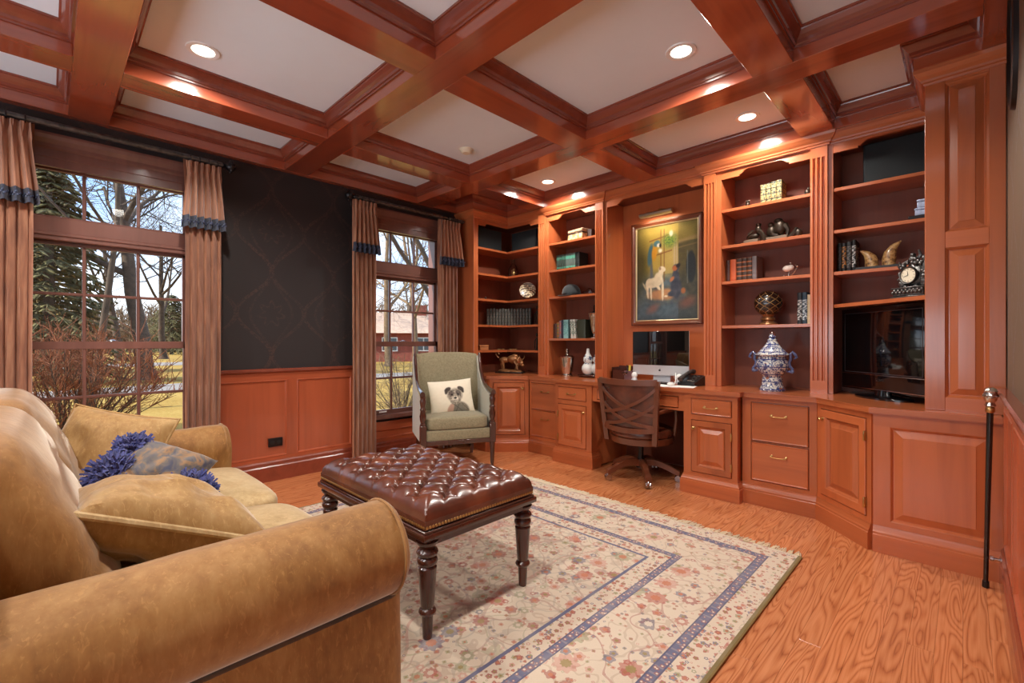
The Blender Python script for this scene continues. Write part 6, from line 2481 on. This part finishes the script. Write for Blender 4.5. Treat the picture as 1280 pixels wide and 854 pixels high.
# dark carved wall ornament high on the side wall
t = thing('wall_mirror', 'dark narrow carved oval wall ornament high on the wallpaper by the closet', 'mirror', (XR, 2.63, 2.27))
g = G()
g.rings([[Vector((XR - d_, 2.63 + (.13 + o2) * cos(a), 2.27 + (.24 + o2) * sin(a))) for d_, o2 in ((0, .03), (.014, .024), (.018, .010), (.008, 0), (0, 0))] for a in [2 * pi * k / 32 for k in range(32)]], loop=True)
obj('carved_rim', g, M['iron'], t, world=True)
g = G()
g.rings([[Vector((XR - .006, 2.63 + .131 * cos(a), 2.27 + .241 * sin(a))) for a in [2 * pi * k / 32 for k in range(32)]], [Vector((XR - .001, 2.63 + .131 * cos(a), 2.27 + .241 * sin(a))) for a in [2 * pi * k / 32 for k in range(32)]]])
obj('mirror_glass', g, M['black_gloss'], t, world=True)

# ================================================================== OUTSIDE
b = NB('winter_lawn')
o_ = b.obj()
n1 = b.noise(o_, .55, 4)
n2 = b.noise(o_, 14, 4, .7)
M['lawn'] = b.bsdf(col=b.ramp(b.m_('MULTIPLY_ADD', n1, .55, b.m_('MULTIPLY', n2, .5)), [(.32, srgb(104, 84, 42)), (.5, srgb(152, 122, 62)), (.68, srgb(172, 144, 82))]), rough=.95, spec=.1, normal=b.bump(n2, .5, .03))
M['asphalt'] = plain('pale_road', srgb(134, 126, 120), .9, var=.08, vscale=3)
M['bark'] = plain('grey_bark', srgb(74, 60, 48), .95, var=.35, vscale=6, bump_scale=18, bump_s=.6)
M['bark2'] = plain('pale_bark', srgb(120, 98, 74), .95, var=.3, vscale=6, bump_scale=18, bump_s=.6)
M['redtwig'] = plain('red_brown_twigs', srgb(124, 68, 38), .9, var=.3, vscale=3)
M['needles'] = plain('spruce_needles', srgb(86, 80, 46), .9, var=.5, vscale=4)
M['needles2'] = plain('olive_needles', srgb(128, 106, 56), .9, var=.4, vscale=4)
GZ = -.35
g = G()
g.box(-120, -4.4, -60, 90, GZ - .3, GZ)
struct('ground_lawn', g, M['lawn'], smooth=False)


def strip(name, pts, w, z=.012):
    g = G()
    off1 = off_path(pts, w / 2)
    off2 = off_path(pts, -w / 2)
    g.prism([tuple(p) for p in off1] + [tuple(p) for p in reversed(off2)], GZ - .02, GZ + z)
    return struct(name, g, M['asphalt'], smooth=False)


strip('road_near', [(-14.5, -30), (-16.5, -6), (-18.0, 5), (-17.0, 12), (-14, 22), (-12, 40)], 3.0)
strip('road_far', [(-34, -50), (-36, -6), (-37, 12), (-35, 30), (-30, 60)], 5.0)


class Branches:
    """fast branching builder: tapering tubes straight into vertex and face lists"""
    def __init__(s):
        s.v, s.f = [], []

    def limb(s, pts, rad, n):
        base = len(s.v)
        for i, p in enumerate(pts):
            d = (pts[min(i + 1, len(pts) - 1)] - pts[max(i - 1, 0)])
            if d.length < 1e-9:
                d = Vector((0, 0, 1))
            d.normalize()
            a = d.orthogonal().normalized()
            b_ = d.cross(a)
            for j in range(n):
                t_ = 2 * pi * j / n
                s.v.append(p + (a * cos(t_) + b_ * sin(t_)) * rad[i])
        for i in range(len(pts) - 1):
            for j in range(n):
                s.f.append((base + i * n + j, base + i * n + (j + 1) % n, base + (i + 1) * n + (j + 1) % n, base + (i + 1) * n + j))

    def build(s, name, mat, parent, kind=None):
        me = bpy.data.meshes.new(name)
        me.from_pydata([tuple(p) for p in s.v], [], s.f)
        me.shade_smooth()
        me.materials.append(mat)
        o = bpy.data.objects.new(name, me)
        COL.objects.link(o)
        o.parent = parent
        if kind:
            o['kind'] = kind
        return o


def grow(rg, br, p, d, length, r, depth, maxd, up=.08, wig=.16, kids=(3, 5), spread=.75, tr=None):
    k = 5 if depth < 2 else 3
    pts, rad = [p.copy()], [r]
    q = p.copy()
    dd = d.copy()
    for i in range(k):
        dd = (dd + Vector((rg.uniform(-1, 1), rg.uniform(-1, 1), rg.uniform(-1, 1))) * wig + Vector((0, 0, up))).normalized()
        q = q + dd * length / k
        pts.append(q.copy())
        rad.append(max(.004, r * (1 - .62 * (i + 1) / k)))
    (tr if (depth == 0 and tr is not None) else br).limb(pts, rad, 8 if depth == 0 else (5 if depth == 1 else 3))
    if depth >= maxd:
        return
    for c in range(rg.randint(*kids)):
        t_ = rg.uniform(.35, 1.0) if depth else rg.uniform(.30, 1.0)
        i = min(k - 1, int(t_ * k))
        f = t_ * k - i
        pp = pts[i].lerp(pts[i + 1], min(1, f))
        dv = (pts[i + 1] - pts[i]).normalized()
        o_ = dv.orthogonal().normalized()
        o_.rotate(Matrix.Rotation(rg.uniform(0, 2 * pi), 3, dv))
        nd = (dv * (1 - spread * .55) + o_ * spread).normalized()
        grow(rg, br, pp, nd, length * rg.uniform(.50, .72), max(.005, rad[i] * .58), depth + 1, maxd, up, wig * 1.15, kids, spread, tr)


def bare_tree(label, x, y, h, r, seed, maxd=4, mat='bark', kids=(4, 6), spread=.78, lean=(0, 0), group='bare trees outside'):
    t = thing('bare_tree', label, 'tree', (x, y, GZ), 0, group)
    rg = random.Random(seed)
    tr, br = Branches(), Branches()
    grow(rg, br, Vector((0, 0, -.05)), Vector((lean[0], lean[1], 1)).normalized(), h, r, 0, maxd, .06, .10, kids, spread, tr)
    # root flare
    tr.limb([Vector((0, 0, -.05)), Vector((0, 0, .12)), Vector((0, 0, .4))], [r * 1.7, r * 1.25, r * 1.0], 10)
    tr.build('trunk', M[mat], t)
    br.build('branch', M[mat], t, 'stuff')
    return t


def at(px, d):
    q = (px - 640) / 573
    return (-.703 + .711 * q) * d, (.711 + .703 * q) * d


def spot(px, d, *a, **k):
    x, y = at(px, d)
    return x, y


x, y = at(183, 17.5)
bare_tree('thick bare trunk with spreading limbs across the lawn, seen through the large window', x, y, 8.5, .30, 4, 4, 'bark', (6, 8))
x, y = at(112, 9.5)
bare_tree('slender leaning bare tree in front of the dark spruce, large window', x, y, 6.5, .075, 11, 4, 'bark', (5, 7), .75, (.10, .12))
x, y = at(538, 9.0)
bare_tree('mossy forked tree close outside the smaller window', x, y, 6.5, .11, 23, 4, 'bark', (4, 6), .6, (-.05, .06))
x, y = at(150, 34)
bare_tree('distant bare tree beyond the road behind the thick trunk', x, y, 10, .25, 31, 4, 'bark', (5, 6))
x, y = at(205, 38)
bare_tree('distant bare tree beyond the road at the curtain side of the large window', x, y, 11, .25, 37, 4, 'bark', (5, 6))
x, y = at(486, 27)
bare_tree('distant bare tree on the near side of the neighbour house', x, y, 9, .2, 41, 4, 'bark2', (5, 6))
x, y = at(520, 30)
bare_tree('distant bare tree standing before the neighbour house wall', x, y, 9, .2, 47, 4, 'bark2', (5, 6))
x, y = at(505, 44)
bare_tree('distant bare tree rising behind the neighbour house roof', x, y, 12, .25, 53, 4, 'bark', (5, 7))

# evergreen spruce
x, y = at(62, 15.5)
for (lb, x, y, h, rr, sd, mt_) in (('tall dark spruce with drooping boughs behind the red shrub', x, y, 8.2, 2.3, 3, 'needles'), ('olive green spruce standing behind the dark spruce', *at(50, 20.5), 11.5, 2.7, 8, 'needles2'),
                                   ('distant dark evergreen beyond the road', *at(215, 52), 7.0, 4.2, 14, 'needles')):
    t = thing('spruce_tree', lb, 'tree', (x, y, GZ), 0, 'evergreens outside')
    rg = random.Random(sd)
    g = G()
    g.tube([(0, 0, 0), (0, 0, h * .5), (0, 0, h)], [.20, .13, .03], 8)
    obj('trunk', g, M['bark'], t)
    br = Branches()
    nt = int(h * 5)
    for k in range(nt):
        z = .5 + (h - .6) * k / nt
        R = rr * (1 - z / h) ** .8 + .12
        for q in range(9):
            a = rg.uniform(0, 2 * pi)
            L_ = R * rg.uniform(.75, 1.1)
            d0 = Vector((cos(a), sin(a), 0))
            pts = [Vector((0, 0, z)), d0 * L_ * .5 + Vector((0, 0, z - .04 * L_)), d0 * L_ + Vector((0, 0, z - .22 * L_))]
            br.limb(pts, [.03, .02, .006], 3)
            for w in range(13):
                f = rg.uniform(.2, 1.0)
                p = pts[0].lerp(pts[1], f * 2) if f < .5 else pts[1].lerp(pts[2], f * 2 - 1)
                sd_ = Vector((-d0.y, d0.x, 0)) * rg.choice((-1, 1))
                tip = p + (sd_ * .8 + d0 * .6 + Vector((0, 0, -.55))).normalized() * rg.uniform(.18, .42)
                br.limb([p, (p + tip) / 2, tip], [.012, .045, .008], 3)
    br.build('foliage', M[mt_], t, 'stuff')

# red-twigged shrub close to the large window
x, y = at(88, 6.6)
t = thing('red_shrub', 'dense red-brown twiggy shrub close outside the large window', 'shrub', (x, y, GZ))
rg = random.Random(77)
st, tw = Branches(), Branches()
for k in range(80):
    a = rg.uniform(0, 2 * pi)
    r0 = rg.uniform(.02, .35)
    el = rg.uniform(.45, 1.45)
    d = Vector((cos(a) * cos(el), sin(a) * cos(el), sin(el)))
    p = Vector((r0 * cos(a), r0 * sin(a), 0))
    L_ = rg.uniform(1.25, 1.75) * (.75 + .25 * sin(el))
    pts = [p]
    dd = d
    for i in range(5):
        dd = (dd + Vector((rg.uniform(-1, 1), rg.uniform(-1, 1), rg.uniform(-.5, 1))) * .13).normalized()
        pts.append(pts[-1] + dd * L_ / 5)
    st.limb(pts, [.014, .012, .010, .008, .006, .004], 4)
    for w in range(34):
        i = rg.choice((1, 2, 2, 3, 3, 3, 4, 4, 4, 4))
        q = pts[i].lerp(pts[i + 1], rg.random())
        dv = Vector((rg.uniform(-1, 1), rg.uniform(-1, 1), rg.uniform(-.3, 1.2))).normalized()
        dv = (dv + dd * .6).normalized()
        l2 = rg.uniform(.12, .42)
        m_ = q + dv * l2 * .5 + Vector((rg.uniform(-.03, .03),) * 3)
        tw.limb([q, m_, q + dv * l2], [.005, .004, .002], 3)
st.build('stem', M['bark'], t, 'stuff')
tw.build('twigs', M['redtwig'], t, 'stuff')
# leafless shrub under the smaller window
x, y = at(503, 8.0)
t = thing('brown_shrub', 'low brown twiggy shrub outside the smaller window', 'shrub', (x, y, GZ))
st, tw = Branches(), Branches()
for k in range(36):
    a = rg.uniform(0, 2 * pi)
    el = rg.uniform(.5, 1.4)
    d = Vector((cos(a) * cos(el), sin(a) * cos(el), sin(el)))
    pts = [Vector((0, 0, 0))]
    for i in range(4):
        d = (d + Vector((rg.uniform(-1, 1), rg.uniform(-1, 1), rg.uniform(-1, 1))) * .15).normalized()
        pts.append(pts[-1] + d * rg.uniform(.22, .36))
    st.limb(pts, [.010, .008, .006, .005, .003], 4)
    for w in range(14):
        i = rg.randint(1, 3)
        q = pts[i].lerp(pts[i + 1], rg.random())
        dv = Vector((rg.uniform(-1, 1), rg.uniform(-1, 1), rg.uniform(-.2, 1.2))).normalized()
        tw.limb([q, q + dv * .14, q + dv * rg.uniform(.2, .36)], [.004, .003, .002], 3)
st.build('stem', M['bark'], t, 'stuff')
tw.build('twigs', M['bark2'], t, 'stuff')

# neighbour house
hx, hy = at(500, 36)
M['brick_wall'] = plain('red_brick_wall', srgb(134, 70, 58), .9, var=.2, vscale=4)
M['shingles'] = plain('tan_shingles', srgb(176, 150, 132), .95, var=.15, vscale=5)
t = thing('neighbour_house', 'low brick house with a tan roof across the road', 'house', (hx, hy, GZ), radians(64))
obj('wall', lump([('b', (-6.5, 6.5, -3, 3, 0, 2.1))]), M['brick_wall'], t, smooth=False)
g = G()
g.rings([[Vector((x_, y_, z_)) for x_, y_, z_ in ((-7, -3.5, 2.05), (7, -3.5, 2.05), (7, 3.5, 2.05), (-7, 3.5, 2.05))], [Vector((x_, y_, z_)) for x_, y_, z_ in ((-4.4, -.05, 3.7), (4.4, -.05, 3.7), (4.4, .05, 3.7), (-4.4, .05, 3.7))]])
obj('roof', g, M['shingles'], t, smooth=False)
for x_ in (-5.2, -3.2, -1.0, 1.4, 3.4, 5.4):
    wq = obj('window', lump([('b', (x_ - .55, x_ + .55, -3.06, -3.0, .75, 1.75))]), M['white'], t, smooth=False)
    for s in (-1, 1):
        obj('window_pane', lump([('b', (x_ + s * .26 - .22, x_ + s * .26 + .22, -3.08, -3.06, .82, 1.68))]), M['black_gloss'], wq, smooth=False)
obj('chimney', lump([('b', (1.2, 2.0, -.5, .3, 2.8, 4.3))]), M['brick_wall'], t, smooth=False)
# distant tree belt across the horizon
t = thing('woodland', 'dim belt of bare woodland along the horizon', 'trees', (-60, 20, GZ))
t['kind'] = 'stuff'
rg = random.Random(5)
br = Branches()
for k in range(900):
    px_ = rg.uniform(-60, 620)
    d = rg.uniform(58, 80)
    x, y = at(px_, d)
    h = rg.uniform(3, 7.5)
    p = Vector((x + 60, y - 20, 0))
    br.limb([p, p + Vector((rg.uniform(-.3, .3), rg.uniform(-.3, .3), h * .5)), p + Vector((rg.uniform(-.8, .8), rg.uniform(-.8, .8), h))], [.16, .10, .02], 3)
    for w in range(14):
        z = h * rg.uniform(.2, .9)
        q = p + Vector((0, 0, z))
        dv = Vector((rg.uniform(-1, 1), rg.uniform(-1, 1), rg.uniform(.1, 1.3))).normalized()
        br.limb([q, q + dv * .8, q + dv * rg.uniform(1.2, 2.2)], [.06, .045, .01], 3)
br.build('tree_belt', M['bark2'], t, 'stuff')
